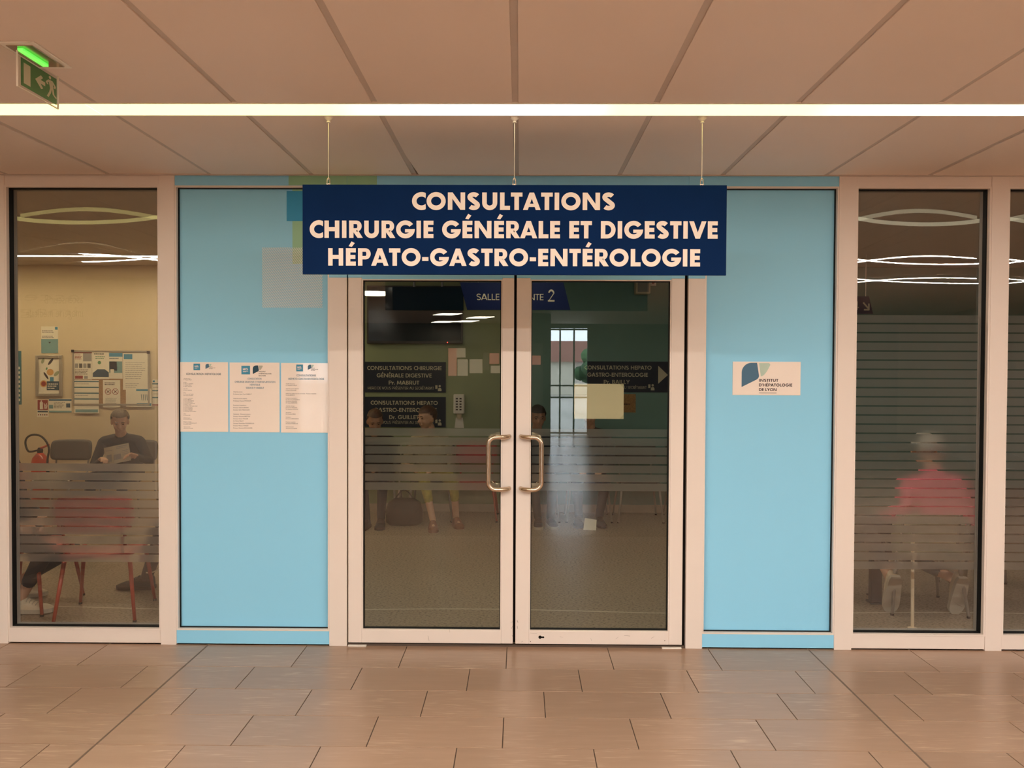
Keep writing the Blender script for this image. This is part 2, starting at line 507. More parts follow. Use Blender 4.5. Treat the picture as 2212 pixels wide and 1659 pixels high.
def glyph(ch, t):
    h = t * 0.9
    if ch in 'ÉÈ':
        p, w, a, b = glyph('E', t)
        s = 1 if ch == 'É' else -1
        c = w / 2 + 0.04 * s
        return p + [[(c - 0.17 * s, 1.12), (c + 0.02 * s, 1.08), (c + 0.19 * s, 1.30), (c + 0.0 * s, 1.40)]], w, a, b
    if ch == 'I': return bar(0, 0, t, 1), t, .08, .08
    if ch == 'L': return bar(0, 0, t, 1) + bar(t, 0, .58, h), .58, .08, .02
    if ch == 'E': return bar(0, 0, t, 1) + bar(t, 0, .585, h) + bar(t, .5 - h / 2, .56, .5 + h / 2) + bar(t, 1 - h, .585, 1), .585, .08, .05
    if ch == 'F': return bar(0, 0, t, 1) + bar(t, .42 - h / 2, .55, .42 + h / 2) + bar(t, 1 - h, .585, 1), .585, .08, .03
    if ch == 'H': return bar(0, 0, t, 1) + bar(.885 - t, 0, .885, 1) + bar(t, .5 - h / 2, .885 - t, .5 + h / 2), .885, .08, .08
    if ch == 'T': return bar(.335 - t / 2, 0, .335 + t / 2, 1 - h) + bar(0, 1 - h, .67, 1), .67, .03, .03
    if ch == 'N':
        return bar(0, 0, t, 1) + bar(1 - t, 0, 1, 1) + [[(0, 1), (1 - t * 1.05, 0), (1, 0), (t * 1.05, 1)]], 1.0, .08, .08
    if ch == 'M':
        return diag(0, .13, 0, 1, t) + diag(1.2 - t, 1.07 - t, 0, 1, t) + [[(.13, 1), (.5, .12), (.6 + t * .2, .12), (.13 + t, 1)]] + [[(1.07 - t, 1), (.6 - t * .2, .12), (.7, .12), (1.07, 1)]], 1.2, .04, .04
    if ch == 'A':
        return [[(0, 0), (t * 1.06, 0), (.64, 1), (.38, 1)], [(1.02 - t * 1.06, 0), (1.02, 0), (.64, 1), (.38, 1)]] + bar(.2, .17, .82, .17 + h * .8), 1.02, .0, .0
    if ch == 'V':
        return [[(.38, 0), (.64, 0), (t * 1.06, 1), (0, 1)], [(.38, 0), (.64, 0), (1.02, 1), (1.02 - t * 1.06, 1)]], 1.02, .0, .0
    if ch == 'Y':
        return bar(.44 - t / 2, 0, .44 + t / 2, .46) + [[(.44 - t / 2, .4), (.44 + t / 2, .4), (t * 1.1, 1), (0, 1)], [(.44 - t / 2, .4), (.44 + t / 2, .4), (.88, 1), (.88 - t * 1.1, 1)]], .88, .0, .0
    if ch == 'U':
        return bar(0, .4, t, 1) + bar(.87 - t, .4, .87, 1) + arc(.435, .4, .435, .415, t, 180, 360), .87, .08, .08
    if ch == 'J':
        return bar(.5 - t, .3, .5, 1) + arc(.25, .3, .25, .31, min(t, .24), 180, 360), .5, .02, .08
    if ch == 'O': return arc(.555, .5, .555, .518, t, 0, 360, 40), 1.11, .045, .045
    if ch == 'Q': return arc(.555, .5, .555, .518, t, 0, 360, 40) + [[(.55, .32), (.85, -.06), (1.1, -.06), (.76, .36)]], 1.11, .045, .045
    if ch == 'C': return arc(.555, .5, .555, .518, t, 38, 322, 30, .80), .80, .045, .0
    if ch == 'G': return arc(.555, .5, .555, .518, t, 36, 362, 34) + bar(.53, .5 - h * .75, 1.06, .5 + h * .05), 1.07, .045, .06
    if ch == 'D': return bar(0, 0, t, 1) + bar(t, 0, .37, h) + bar(t, 1 - h, .37, 1) + arc(.37, .5, .5, .5, t, -90, 90, 18, None, h), .87, .08, .045
    if ch == 'P': return bar(0, 0, t, 1) + bar(t, 1 - h * .85, .44, 1) + bar(t, .36, .44, .36 + h * .85) + arc(.44, .68, .31, .32, min(t, .26), -90, 90, 14, None, h * .85), .75, .08, .03
    if ch == 'R': return glyph('P', t)[0] + [[(.22, .38), (.52, .46), (.82, 0), (.82 - t * 1.2, 0)]], .82, .08, .0
    if ch == 'B': return bar(0, 0, t, 1) + bar(t, 1 - h * .8, .4, 1) + bar(t, .5 - h * .35, .42, .5 + h * .4) + bar(t, 0, .42, h * .8) + arc(.4, .755, .25, .245, min(t, .2), -90, 90, 12) + arc(.42, .275, .3, .275, min(t, .22), -90, 90, 12), .72, .08, .03
    if ch == 'S':
        rx, rz = .365 - t / 2, .275 - t / 2 + .005
        pts = [(.365 + rx * math.cos(math.radians(a)), .735 + rz * math.sin(math.radians(a))) for a in range(24, 226, 14)]
        pts += [(.365 + rx * math.cos(math.radians(a)), .265 + rz * math.sin(math.radians(a))) for a in range(46, -160, -14)]
        return stroke(pts, t), .73, .05, .05
    if ch == 'K': return bar(0, 0, t, 1) + diag(t * .6, .5, .4, 1, t * 1.2) + [[(t * .8, .5), (t * .8 + t, .66), (.86, 0), (.86 - t * 1.25, 0)]], .86, .08, .0
    if ch == 'X': return diag(0, .8 - t * 1.2, 0, 1, t * 1.2) + diag(.8 - t * 1.2, 0, 0, 1, t * 1.2), .8, .0, .0
    if ch == 'Z': return bar(0, 0, .7, h) + bar(0, 1 - h, .7, 1) + diag(0, .7 - t * 1.2, h, 1 - h, t * 1.2), .7, .04, .04
    if ch == '-': return bar(0, .28, .37, .28 + h * .95), .37, .05, .05
    if ch == '.': return bar(0, 0, t, t), t, .06, .06
    if ch == ':': return bar(0, 0, t, t) + bar(0, .5, t, .5 + t), t, .06, .06
    if ch == "'": return bar(0, .68, t * .8, 1), t * .8, .05, .05
    if ch == 'r': return bar(0, 0, t, .66) + arc(.30, .40, .30, .27, min(t, .2), 55, 180, 8), .42, .07, .02
    if ch == '2': return arc(.36, .70, .34, .31, t, 0, 170, 14) + [[(0, 0), (t * 1.25, h * .9), (.70, .70), (.70 - t, .66)]] + bar(0, 0, .72, h), .74, .06, .06
    if ch == '4': return bar(.46, 0, .46 + t, 1) + bar(0, .22, .82, .22 + h) + diag(0, .42, .22 + h * .6, 1, t), .82, .04, .04
    return [], .36, 0, 0
def text_polys(s, cap, t=0.26, x=0.0, z=0.0, width=None, align='C', track=0.0):
    """polygons of a line of capitals; cap = height, z = baseline, fitted to width when given"""
    cur, polys = 0.0, []
    for i, ch in enumerate(s):
        if ch == ' ':
            cur += .42; continue
        p, w, a, b = glyph(ch, t)
        if cur: cur += a
        polys += [[(px + cur, pz) for px, pz in q] for q in p]
        cur += w + b + track
    tot = cur or 1
    sx = (width / tot) if width else cap
    x0 = x - (tot * sx / 2 if align == 'C' else 0)
    out = []
    for q in polys:
        r = [(x0 + a * sx, z + b * cap) for a, b in q]
        ar = sum(r[i][0] * r[(i + 1) % len(r)][1] - r[(i + 1) % len(r)][0] * r[i][1] for i in range(len(r)))
        out.append(r if ar > 0 else r[::-1])
    return out

def text_letters(s, cap, t=0.26, x=0.0, z=0.0, width=None):
    """the same line, letter by letter"""
    cur, got = 0.0, []
    for ch in s:
        if ch == ' ':
            cur += .42; continue
        p, w, a, b = glyph(ch, t)
        if cur: cur += a
        got.append((ch, [[(px + cur, pz) for px, pz in q] for q in p]))
        cur += w + b
    sx = (width / cur) if width else cap
    x0 = x - cur * sx / 2
    out = []
    for ch, polys in got:
        ps = []
        for q in polys:
            r = [(x0 + a * sx, z + b * cap) for a, b in q]
            ar = sum(r[i][0] * r[(i + 1) % len(r)][1] - r[(i + 1) % len(r)][0] * r[i][1] for i in range(len(r)))
            ps.append(r if ar > 0 else r[::-1])
        out.append((ch, ps))
    return out

def small_text(mb, body, size, x, y, z, mi=0, align='LEFT', sx=1.0, spacing=1.0, flip=False):
    """small running text from the built-in font, laid on the plane y"""
    cu = bpy.data.curves.new('tmp_text', 'FONT')
    cu.body = body
    cu.size = size
    cu.align_x = align
    cu.space_line = spacing
    cu.resolution_u = 2
    o = bpy.data.objects.new('tmp_text', cu)
    COL.objects.link(o)
    dg = bpy.context.evaluated_depsgraph_get()
    me = bpy.data.meshes.new_from_object(o.evaluated_get(dg))
    vs = [(x + (-v.co.x if flip else v.co.x) * sx, y, z + v.co.y) for v in me.vertices]
    fs = [list(p.vertices) for p in me.polygons]
    mb.add(vs, fs, mi)
    bpy.data.objects.remove(o)
    bpy.data.curves.remove(cu)
    bpy.data.meshes.remove(me)
    return mb

# ================================================================== THE SETTING
HC = 2.811            # hall ceiling
RC = 2.855            # waiting-room ceiling
BACK = 4.40           # waiting-room rear wall
END = -14.9           # far end of the hall behind the photographer
M['wall_beige'] = mat('beige_paint', (0.72, 0.58, 0.38), 0.7, var=0.02)
M['wall_green'] = mat('olive_green_paint', (0.33, 0.37, 0.21), 0.7, var=0.03)
M['wall_teal'] = mat('teal_paint', (0.18, 0.32, 0.285), 0.7, var=0.03)
M['wall_hall'] = mat('hall_paint', (0.62, 0.54, 0.46), 0.7, var=0.02)
M['wall_dark'] = mat('hall_dark_cladding', (0.10, 0.085, 0.07), 0.6, var=0.05)
M['room_ceiling'] = mat('room_ceiling_paint', (0.55, 0.47, 0.38), 0.8, var=0.02)
M['skirting'] = mat('skirting_paint', (0.55, 0.46, 0.36), 0.5)

# ---- hall floor: running-bond tiles, each row shifted by a third of a tile
floor = struct('floor', 'brown stone-look tiled floor of the hall')
MB().box(-9, 9, END, 0.12, -0.05, -0.004).build('grout_bed', 'grout', floor)
MB().box(-9, 9, END, -3.03, -0.004, -0.0005).build('far_tiling', 'hallfloor', floor)
tag(bpy.data.objects['far_tiling'], kind='stuff')
TX0, TY0 = -0.0703, -0.3279
JX = (-1.868, 1.729)                       # expansion joints
tile_cache = {}
def tile_mesh(w, d):
    k = (round(w, 4), round(d, 4))
    if k not in tile_cache:
        b = MB().box(-w / 2, w / 2, -d / 2, d / 2, -0.004, 0.0, bev=0.0012)
        me = bpy.data.meshes.new('tile')
        me.from_pydata(b.v, [], b.f)
        me.materials.append(M['tile'])
        tile_cache[k] = me
    return tile_cache[k]
def lay(x0, x1, y0, y1):
    if x1 - x0 < 0.012 or y1 - y0 < 0.01: return
    o = bpy.data.objects.new('tile', tile_mesh(x1 - x0, y1 - y0))
    COL.objects.link(o)
    o.parent = floor
    o.location = ((x0 + x1) / 2, (y0 + y1) / 2, 0)
    LOC[o.name] = (0, 0, 0)
G = 0.0022
for row in range(10):
    y1 = (TY0 - 0.3 * (row - 1)) if row else 0.03
    y0 = TY0 - 0.3 * row
    off = TX0 - 0.2 * row
    k0 = math.ceil((-3.9 - off) / 0.6)
    for k in range(k0, k0 + 13):
        a, b = off + 0.6 * k, off + 0.6 * (k + 1)
        cuts = [a] + [j for j in JX if a < j < b] + [b]
        for i in range(len(cuts) - 1):
            l, r = cuts[i], cuts[i + 1]
            l += 0.0055 if l in JX else G
            r -= 0.0055 if r in JX else G
            lay(l, r, y0 + G, y1 - G)
for j in JX:
    MB().box(j - 0.0042, j - 0.0012, -3.03, 0.0, -0.004, -0.0002).box(j + 0.0012, j + 0.0042, -3.03, 0.0, -0.004, -0.0002).build('expansion_joint', 'joint', floor)
for sx in (-1, 1):
    MB().box(*sorted((sx * 4.1, sx * 9)), -3.03, 0.02, -0.004, -0.0005).build('side_tiling', 'hallfloor', floor)

# ---- hall ceiling: long metal panels between flat rails, open slots for the line lamps
ceiling = struct('ceiling', 'suspended ceiling of long beige metal panels', (0, 0, HC))
MB().box(-9, 9, END, 0.1, HC + 0.12, HC + 0.2).build('plenum', 'void', ceiling)
CJ = [-0.025 + 0.6065 * k for k in range(-9, 10)]
S1, S2 = (-1.243, -1.083), (-3.435, -3.350)  # slots of the two near line lamps
for i in range(len(CJ) - 1):
    a, b = CJ[i] + 0.013, CJ[i + 1] - 0.013
    for (y0, y1) in ((S1[1], -0.004), (S2[1], S1[0])):
        zz = HC + 0.004 * random.random() * (1 if random.random() < .3 else 0)
        mb = MB()
        if i == 8 and y1 > -0.1:      # this panel hangs askew: a black wedge opens beside the rail
            pts = [(a, y0), (b, y0), (b, y1), (a + 0.017, y1), (a, -0.42)]
            n = len(pts)
            mb.add([(x, y, HC) for x, y in pts] + [(x, y, HC + 0.02) for x, y in pts],
                   [list(range(n))[::-1], list(range(n, 2 * n))] + [(k, (k + 1) % n, (k + 1) % n + n, k + n) for k in range(n)])
        else:
            mb.box(a, b, y0 + 0.002, y1, zz, zz + 0.02, bev=0.0015)
        mb.build('ceiling_panel', 'ceiling', ceiling)
for x in CJ:
    for (y0, y1) in ((S1[1], -0.004), (S2[1], S1[0])):
        MB().box(x - 0.0135, x + 0.0135, y0, y1, HC + 0.006, HC + 0.02).build('ceiling_rail', 'ceiling_rail', ceiling)
MB().box(-9, 9, END, S2[0], HC, HC + 0.02).build('far_ceiling', 'ceiling', ceiling)
for sx in (-1, 1):
    MB().box(*sorted((sx * 5.48, sx * 9)), S2[1], -0.004, HC, HC + 0.02).build('side_ceiling', 'ceiling', ceiling)
MB().box(-4.1, 3.8, -0.012, 0.0, HC - 0.004, HC + 0.02).build('edge_trim', 'ceiling_rail', ceiling)

# ---- glazed front wall: mullions, blue panels, transom
wall = struct('wall_front', 'cream framed front wall with two light blue panels')
ZB, ZT = 0.095, 2.749                       # top of the bottom rail, underside of the top rail
ZBLUE = 2.205                               # blue film starts here above the doors
MULL = [(-4.10, -4.0), (-3.175, -3.077), (-2.152, -2.058), (-1.137, -1.031), (0.995, 1.094), (1.878, 1.981), (2.772, 2.870), (3.66, 3.76)]
for i, (a, b) in enumerate(MULL):
    door_side = i in (3, 4)
    m = MB().box(a, b, 0.0, 0.10, 0.0, ZBLUE if door_side else HC, bev=0.0015).build('mullion', 'frame', wall)
    if door_side:
        MB().box(a, b, 0.0, 0.10, ZBLUE, HC, bev=0.001).build('mullion_film', 'blue', wall)
def bead(parent, x0, x1, z0, z1, y, w=0.011, d=0.035):
    """glazing bead: a thin frame set back from the face, and its black gasket"""
    MB().box(x0, x0 + w, y, y + d, z0, z1).box(x1 - w, x1, y, y + d, z0, z1).box(x0 + w, x1 - w, y, y + d, z0, z0 + w).box(x0 + w, x1 - w, y, y + d, z1 - w, z1).build('glazing_bead', 'frame', parent)
    w2 = w + 0.005
    MB().box(x0 + w, x0 + w2, y + d - 0.004, y + d + 0.02, z0 + w, z1 - w).box(x1 - w2, x1 - w, y + d - 0.004, y + d + 0.02, z0 + w, z1 - w).box(x0 + w2, x1 - w2, y + d - 0.004, y + d + 0.02, z0 + w, z0 + w2).box(x0 + w2, x1 - w2, y + d - 0.004, y + d + 0.02, z1 - w2, z1 - w).build('gasket', 'black', parent)
def blue_bay(x0, x1):
    MB().box(x0, x1, 0.005, 0.09, 0.008, 0.088, bev=0.001).build('bottom_rail', 'blue', wall)
    MB().box(x0, x1, 0.005, 0.09, ZT, HC, bev=0.001).build('top_rail', 'blue', wall)
    bead(wall, x0, x1, 0.088, ZT, 0.004, 0.009, 0.028)
    return MB().box(x0 + 0.011, x1 - 0.011, 0.040, 0.075, 0.099, ZT - 0.011).build('blue_panel', 'blue', wall)
blue_bay(-2.058, -1.137)
blue_bay(1.094, 1.878)
# transom over the doors
MB().box(-1.031, 0.995, 0.005, 0.09, ZT, HC, bev=0.001).build('top_rail', 'blue', wall)
MB().box(-1.031, 0.995, 0.005, 0.09, 2.275, 2.335, bev=0.001).build('transom_rail', 'blue', wall)
MB().box(-1.031, 0.995, 0.035, 0.07, 2.335, ZT).build('transom_panel', 'blue', wall)
# coloured prints on the film
PY = 0.0388
MB().box(-1.366, -1.150, PY, 0.041, 2.291, 2.735).build('green_print', 'green', wall)
MB().box(-1.378, -1.137, 0.0042, 0.006, ZT + 0.002, HC - 0.001).box(-1.031, -0.853, 0.0042, 0.006, ZT + 0.002, HC - 0.001).build('green_print', 'green', wall)
MB().box(-1.1368, -1.0312, -0.001, 0.002, 2.291, HC - 0.001).build('green_print', 'green', wall)
MB().box(-1.030, -0.853, 0.0338, 0.036, 2.337, 2.747).build('green_print', 'green', wall)
MB().box(-1.400, -1.222, PY - 0.0008, 0.0405, 2.546, 2.725).build('blue_print', 'blue2', wall)
MB().poly_xz([[(-1.548, 2.028), (-1.186, 2.028), (-1.186, 2.388), (-1.548, 2.388)]], PY - 0.0016).build('hatched_print', 'hatch', wall)
# solid wall on both sides, outside the photograph
for sx in (-1, 1):
    MB().box(*sorted((sx * (4.10 if sx < 0 else 3.76), sx * 9)), 0.0, 0.10, 0.0, HC).build('plain_wall', 'wall_hall', wall)

# ---- fixed windows
def bulged_pane(x0, x1, z0, z1, y, amp, nx=44, nz=110):
    vs, fs = [], []
    cx, cz, a, b = (x0 + x1) / 2, (z0 + z1) / 2, (x1 - x0) / 2, (z1 - z0) / 2
    for j in range(nz + 1):
        for i in range(nx + 1):
            u, v = -1 + 2 * i / nx, -1 + 2 * j / nz
            vs.append((cx + u * a, y + amp * (1 - u * u) * (1 - abs(v) ** 6), cz + v * b))
    for j in range(nz):
        for i in range(nx):
            k = j * (nx + 1) + i
            fs.append((k, k + 1, k + nx + 2, k + nx + 1))
    return MB().add(vs, fs)
def strips(parent, x0, x1, ztop, zbot, n, y, gap=0.0092):
    p = (ztop - zbot + gap) / n
    for i in range(n):
        zt = ztop - i * p
        me_key = (round(x1 - x0, 4), round(p - gap, 4))
        if me_key not in strip_cache:
            w, h = x1 - x0, p - gap
            mb = MB().add([(-w / 2, 0, -h / 2), (w / 2, 0, -h / 2), (w / 2, 0, h / 2), (-w / 2, 0, h / 2)], [(0, 1, 2, 3)])
            me = bpy.data.meshes.new('frosted_strip')
            me.from_pydata(mb.v, [], mb.f)
            me.materials.append(M['frost'])
            strip_cache[me_key] = me
        o = bpy.data.objects.new('frosted_strip', strip_cache[me_key])
        COL.objects.link(o)
        o.parent = parent
        pl = LOC[parent.name]
        o.location = ((x0 + x1) / 2 - pl[0], y - pl[1], zt - (p - gap) / 2 - pl[2])
strip_cache = {}
def window(n, x0, x1, label, film):
    w = struct('window_%d' % n, label, ((x0 + x1) / 2, 0.0, 0.0))
    MB().box(x0, x1, 0.006, 0.095, 0.008, 0.086, bev=0.0015).build('bottom_rail', 'frame', w)
    MB().box(x0, x1, 0.006, 0.095, ZT, HC, bev=0.0015).build('top_rail', 'frame', w)
    bead(w, x0, x1, 0.086, ZT, 0.003, 0.010, 0.030)
    a, b, c, d = x0 + 0.010, x1 - 0.010, 0.096, ZT - 0.010
    # black rebate and the grey spacer between the panes
    MB().box(a, a + 0.004, 0.033, 0.066, c, d).box(b - 0.004, b, 0.033, 0.066, c, d).box(a, b, 0.033, 0.066, c, c + 0.004).box(a, b, 0.033, 0.066, d - 0.004, d).build('rebate', 'black', w)
    MB().box(a, a + 0.006, 0.066, 0.095, c, d).box(b - 0.006, b, 0.066, 0.095, c, d).box(a, b, 0.066, 0.095, c, c + 0.006).box(a, b, 0.066, 0.095, d - 0.006, d).build('spacer', 'grey', w)
    bulged_pane(a, b, c, d, 0.052, -0.009).build('pane', 'glass', w, smooth=True)
    bulged_pane(a + .004, b - .004, c + .004, d - .004, 0.070, 0.009).build('pane', 'glass', w, smooth=True)
    zt, zb, nn = film
    strips(w, a + 0.012, b - 0.012, zt, zb, nn, 0.086)
    return w
window(1, -3.077, -2.152, 'fixed window with frosted strips low down, left of the notices', (1.079, 0.476, 11))
window(2, 1.981, 2.772, 'fixed window with frosted strips up to eye level, right of the plaque', (1.999, 0.464, 28))
window(3, 2.870, 3.66, 'fixed window cut off by the right edge of the photo', (1.999, 0.464, 28))
window(4, -4.0, -3.175, 'fixed window beyond the left edge of the photo', (1.079, 0.476, 11))

# ---- double door
def door(n, x0, x1, s0, s1, label, hinge_left):
    d = struct('door_%d' % n, label, ((x0 + x1) / 2, 0.0, 0.02))
    zb = 0.022
    for a, b in ((x0, x0 + s0), (x1 - s1, x1)):
        MB().box(a, b, 0.0, 0.05, zb, ZBLUE, bev=0.003).build('stile', 'frame', d)
        MB().box(a, b, 0.0, 0.05, ZBLUE, 2.268, bev=0.001).build('stile_film', 'blue', d)
    a, b = x0 + s0, x1 - s1
    MB().box(a, b, 0.001, 0.05, zb, 0.098, bev=0.0015).build('bottom_rail', 'frame', d)
    MB().box(a, b, 0.001, 0.05, 2.196, 2.268, bev=0.001).build('top_rail', 'blue', d)
    bead(d, a, b, 0.098, 2.196, 0.002, 0.006, 0.016)
    MB().box(a + 0.006, b - 0.006, 0.022, 0.034, 0.104, 2.190).build('pane', 'doorglass', d)
    strips(d, a + 0.012, b - 0.012, 1.308, 0.936, 7, 0.0365)
    return d
door1 = door(1, -1.023, -0.036, 0.082, 0.070, 'left leaf of the glazed double door with steel handle', True)
door2 = door(2, -0.021, 0.974, 0.082, 0.079, 'right leaf of the glazed double door with a paper taped to it', False)
def d_handle(door, xs, side, z0, z1, yside):
    """D-shaped tube handle fixed on the stile and offset over the glass"""
    pts = []
    xo = xs + side * 0.122
    r = 0.045
    y_out = 0.062
    def pt(u, z, out):   # u: 0 at the stile .. 1 over the glass
        y = -out if yside < 0 else 0.05 + out
        return (xs + (xo - xs) * u, y, z)
    pts.append(pt(0, z1, -0.002)); pts.append(pt(0.02, z1, 0.012)); pts.append(pt(0.10, z1 , 0.034)); pts.append(pt(0.3, z1, 0.052))
    pts.append(pt(0.55, z1, y_out))
    for a in range(0, 91, 15):
        t = math.radians(a)
        pts.append(pt(0.62 + 0.38 * math.sin(t), z1 - r * (1 - math.cos(t)), y_out))
    for a in range(0, 91, 15):
        t = math.radians(a)
        pts.append(pt(0.62 + 0.38 * math.cos(t), z0 + r * (1 - math.sin(t)), y_out))
    pts.append(pt(0.55, z0, y_out)); pts.append(pt(0.3, z0, 0.052)); pts.append(pt(0.10, z0, 0.034)); pts.append(pt(0.02, z0, 0.012)); pts.append(pt(0, z0, -0.002))
    h = MB().tube(pts, 0.0135, 16).build('handle', 'steel', door, smooth=True)
    h['label'] = 'brushed steel D-shaped handle'
    return h
for yside in (-1, 1):
    d_handle(door1, -0.062, -1, 0.955, 1.265, yside)
    d_handle(door2, 0.008, 1, 0.955, 1.265, yside)
# keyhole and screw marks in the bottom rail of the right leaf
kc = onY(1166.5, 1376.5, 0.0)
def disc(cx, cz, r, n=14):
    return [(cx + r * math.cos(2 * math.pi * k / n), cz + r * math.sin(2 * math.pi * k / n)) for k in range(n)]
MB().poly_xz([disc(kc.x, kc.z, 0.0098)] + bar(kc.x, kc.z - 0.0055, kc.x + 0.02, kc.z + 0.0048) + [disc(kc.x + 0.02, kc.z - 0.0004, 0.0058)], 0.0004).build('keyhole', 'void', door2)
for px, py in ((1146, 1386), (1436, 1384), (1545, 1384)):
    if px < 1500:
        c = onY(px, py, 0)
        MB().poly_xz([disc(c.x, c.z, 0.003)], 0.0005).build('screw', 'joint', door2)
# scuffs
def scuffs(door, lst, y=-0.0004):
    mb = MB()
    for (x0, y0, x1, y1, t) in lst:
        a, b = onY(x0, y0, 0), onY(x1, y1, 0)
        mb.poly_xz(stroke([(a.x, a.z), (b.x, b.z)], t * 0.0028), y)
    o = mb.build('scuff_marks', 'joint', door)
    o['kind'] = 'stuff'
scuffs(door1, [(924, 1373, 927, 1384, .5), (971, 1359, 972, 1366, .3), (1103, 1344, 1108, 1343, .6), (1105, 1358, 1107, 1352, .5), (1107, 1375, 1106, 1372, .5)])
scuffs(door2, [(1145, 1367, 1160, 1368, .4), (1348, 1373, 1361, 1374, .5), (1407, 1379, 1413, 1375, .4), (1117, 1340, 1119, 1345, .9), (1117, 1352, 1118, 1358, .7), (1126, 1387, 1130, 1385, .4), (1276, 1378, 1278, 1384, .3), (1209, 1375, 1216, 1377, .3), (1330, 1380, 1336, 1376, .3)])
# jambs: dark rebates beside and under the leaves
MB().box(-1.031, -1.023, 0.03, 0.09, 0.0, 2.275).box(0.974, 0.995, 0.03, 0.09, 0.0, 2.275).box(-0.036, -0.021, 0.035, 0.06, 0.02, 2.268).build('door_rebate', 'void', wall)
MB().box(-1.031, 0.995, 0.012, 0.05, 0.0, 0.012).build('threshold', 'grout', wall)
for a, b in ((752, 791), (1430, 1472)):
    p, q = onY(a, 1392, 0), onY(b, 1394, 0)
    MB().box(p.x, q.x, -0.004, 0.012, 0.0, 0.006).build('threshold_strip', 'lampframe', wall)

# ---- waiting room shell
rfloor = struct('floor.001', 'speckled beige vinyl floor of the waiting room')
MB().box(-9, 9, 0.012, BACK, -0.05, 0.0).build('vinyl_sheet', 'vinyl', rfloor)
seam = []
for k in range(60):
    x = -8 + 16 * k / 59
    seam.append((x, 0.70 + 0.035 * math.cos((x + 0.3) * 1.9)))
mb = MB()
for i in range(59):
    (a, b), (c, d) = seam[i], seam[i + 1]
    mb.add([(a, b - .009, .0006), (c, d - .009, .0006), (c, d + .009, .0006), (a, b + .009, .0006)], [(0, 1, 2, 3)])
mb.build('weld_seam', 'vinyl_seam', rfloor)
rceil = struct('ceiling.001', 'ceiling of the waiting room', (0, 0, RC))
MB().box(-9, 9, 0.10, BACK, RC, RC + 0.1).build('ceiling_slab', 'room_ceiling', rceil)
MB().box(-9, 9, 0.10, 0.12, HC, RC).build('bulkhead', 'room_ceiling', rceil)
wb = struct('wall_back', 'rear wall of the waiting room in beige, green and teal', (0, BACK, 0))
MB().box(-9, -2.35, BACK, BACK + 0.1, 0, RC).build('beige_wall', 'wall_beige', wb)
MB().box(-2.35, 0.02, BACK, BACK + 0.1, 0, RC).build('green_wall', 'wall_green', wb)
MB().box(0.02, 9, BACK, BACK + 0.1, 0, RC).build('teal_wall', 'wall_teal', wb)
MB().box(-9, 9, BACK - 0.015, BACK, 0, 0.09).build('skirting', 'skirting', wb)
for nm, x in (('wall_left', -9.1), ('wall_right', 9.0)):
    w = struct(nm, 'side wall of the hall and waiting room', (x, 0, 0))
    MB().box(x, x + 0.1, END, BACK, 0, RC).build('side_wall', 'wall_hall', w)

# ---- hall behind the photographer (seen only as reflections)
we = struct('wall_entrance', 'far end wall of the hall with glazed openings', (0, END, 0))
openings = [(-5.62, -4.80, 0.0, 2.25), (0.66, 1.72, 0.0, 2.70)]
xs = [-9]
for a, b, c, d in openings: xs += [a, b]
xs.append(9)
mb = MB()
for i in range(0, len(xs), 2): mb.box(xs[i], xs[i + 1], END - 0.1, END, 0, HC)
for a, b, c, d in openings:
    if c > 0: mb.box(a, b, END - 0.1, END, 0, c)
    mb.box(a, b, END - 0.1, END, d, HC)
mb.build('end_wall', 'wall_dark', we)
fr = MB()
for a, b, c, d in openings:
    n = 3 if b - a > 1 else 2
    for k in range(n + 1):
        x = a + (b - a) * k / n
        fr.box(x - 0.02, x + 0.02, END - 0.07, END - 0.03, c, d)
    for z in (0.05, 0.95, 1.25, d - 0.03):
        fr.box(a, b, END - 0.07, END - 0.03, z - 0.02, z + 0.02)
fr.build('glazing_bars', 'wall_dark', we)
ws = struct('wall_side', 'cross wall of the hall lettered with directions', (-6.6, -5.2, 0))
MB().box(-9, -4.25, -5.3, -5.2, 0, HC).build('cross_wall', 'wall_hall', ws)
mb = MB()
for body, z, s in (('ascenseur B', 2.50, 0.17), ('imagerie médicale', 2.32, 0.17)):
    small_text(mb, body, s, -5.62, -5.197, z, flip=True)
mb.build('lettering', 'ink', ws)
# outside, seen through the end glazing
og = struct('ground', 'paved ground outside the hall')
MB().box(-60, 60, -90, END - 0.1, -0.06, -0.01).build('paving', 'grey', og)
M['roof'] = mat('red_roof_tiles', (0.30, 0.12, 0.10), 0.8)
M['render'] = mat('house_render', (0.55, 0.50, 0.42), 0.8)
M['leaf'] = mat('leaves', (0.04, 0.10, 0.03), 0.8, var=0.4, scale=3)
house = thing('house', 'house with a red roof outside, mirrored in the right door leaf', 'building', (2.5, -46, 0))
MB().box(-6, 8, -50, -46, 0, 2.15).build('house_wall', 'render', house)
MB().prism_xz([(-6.5, 2.15), (8.5, 2.15), (5.5, 3.5), (-3.5, 3.5)], -50.3, -45.7).build('roof', 'roof', house)

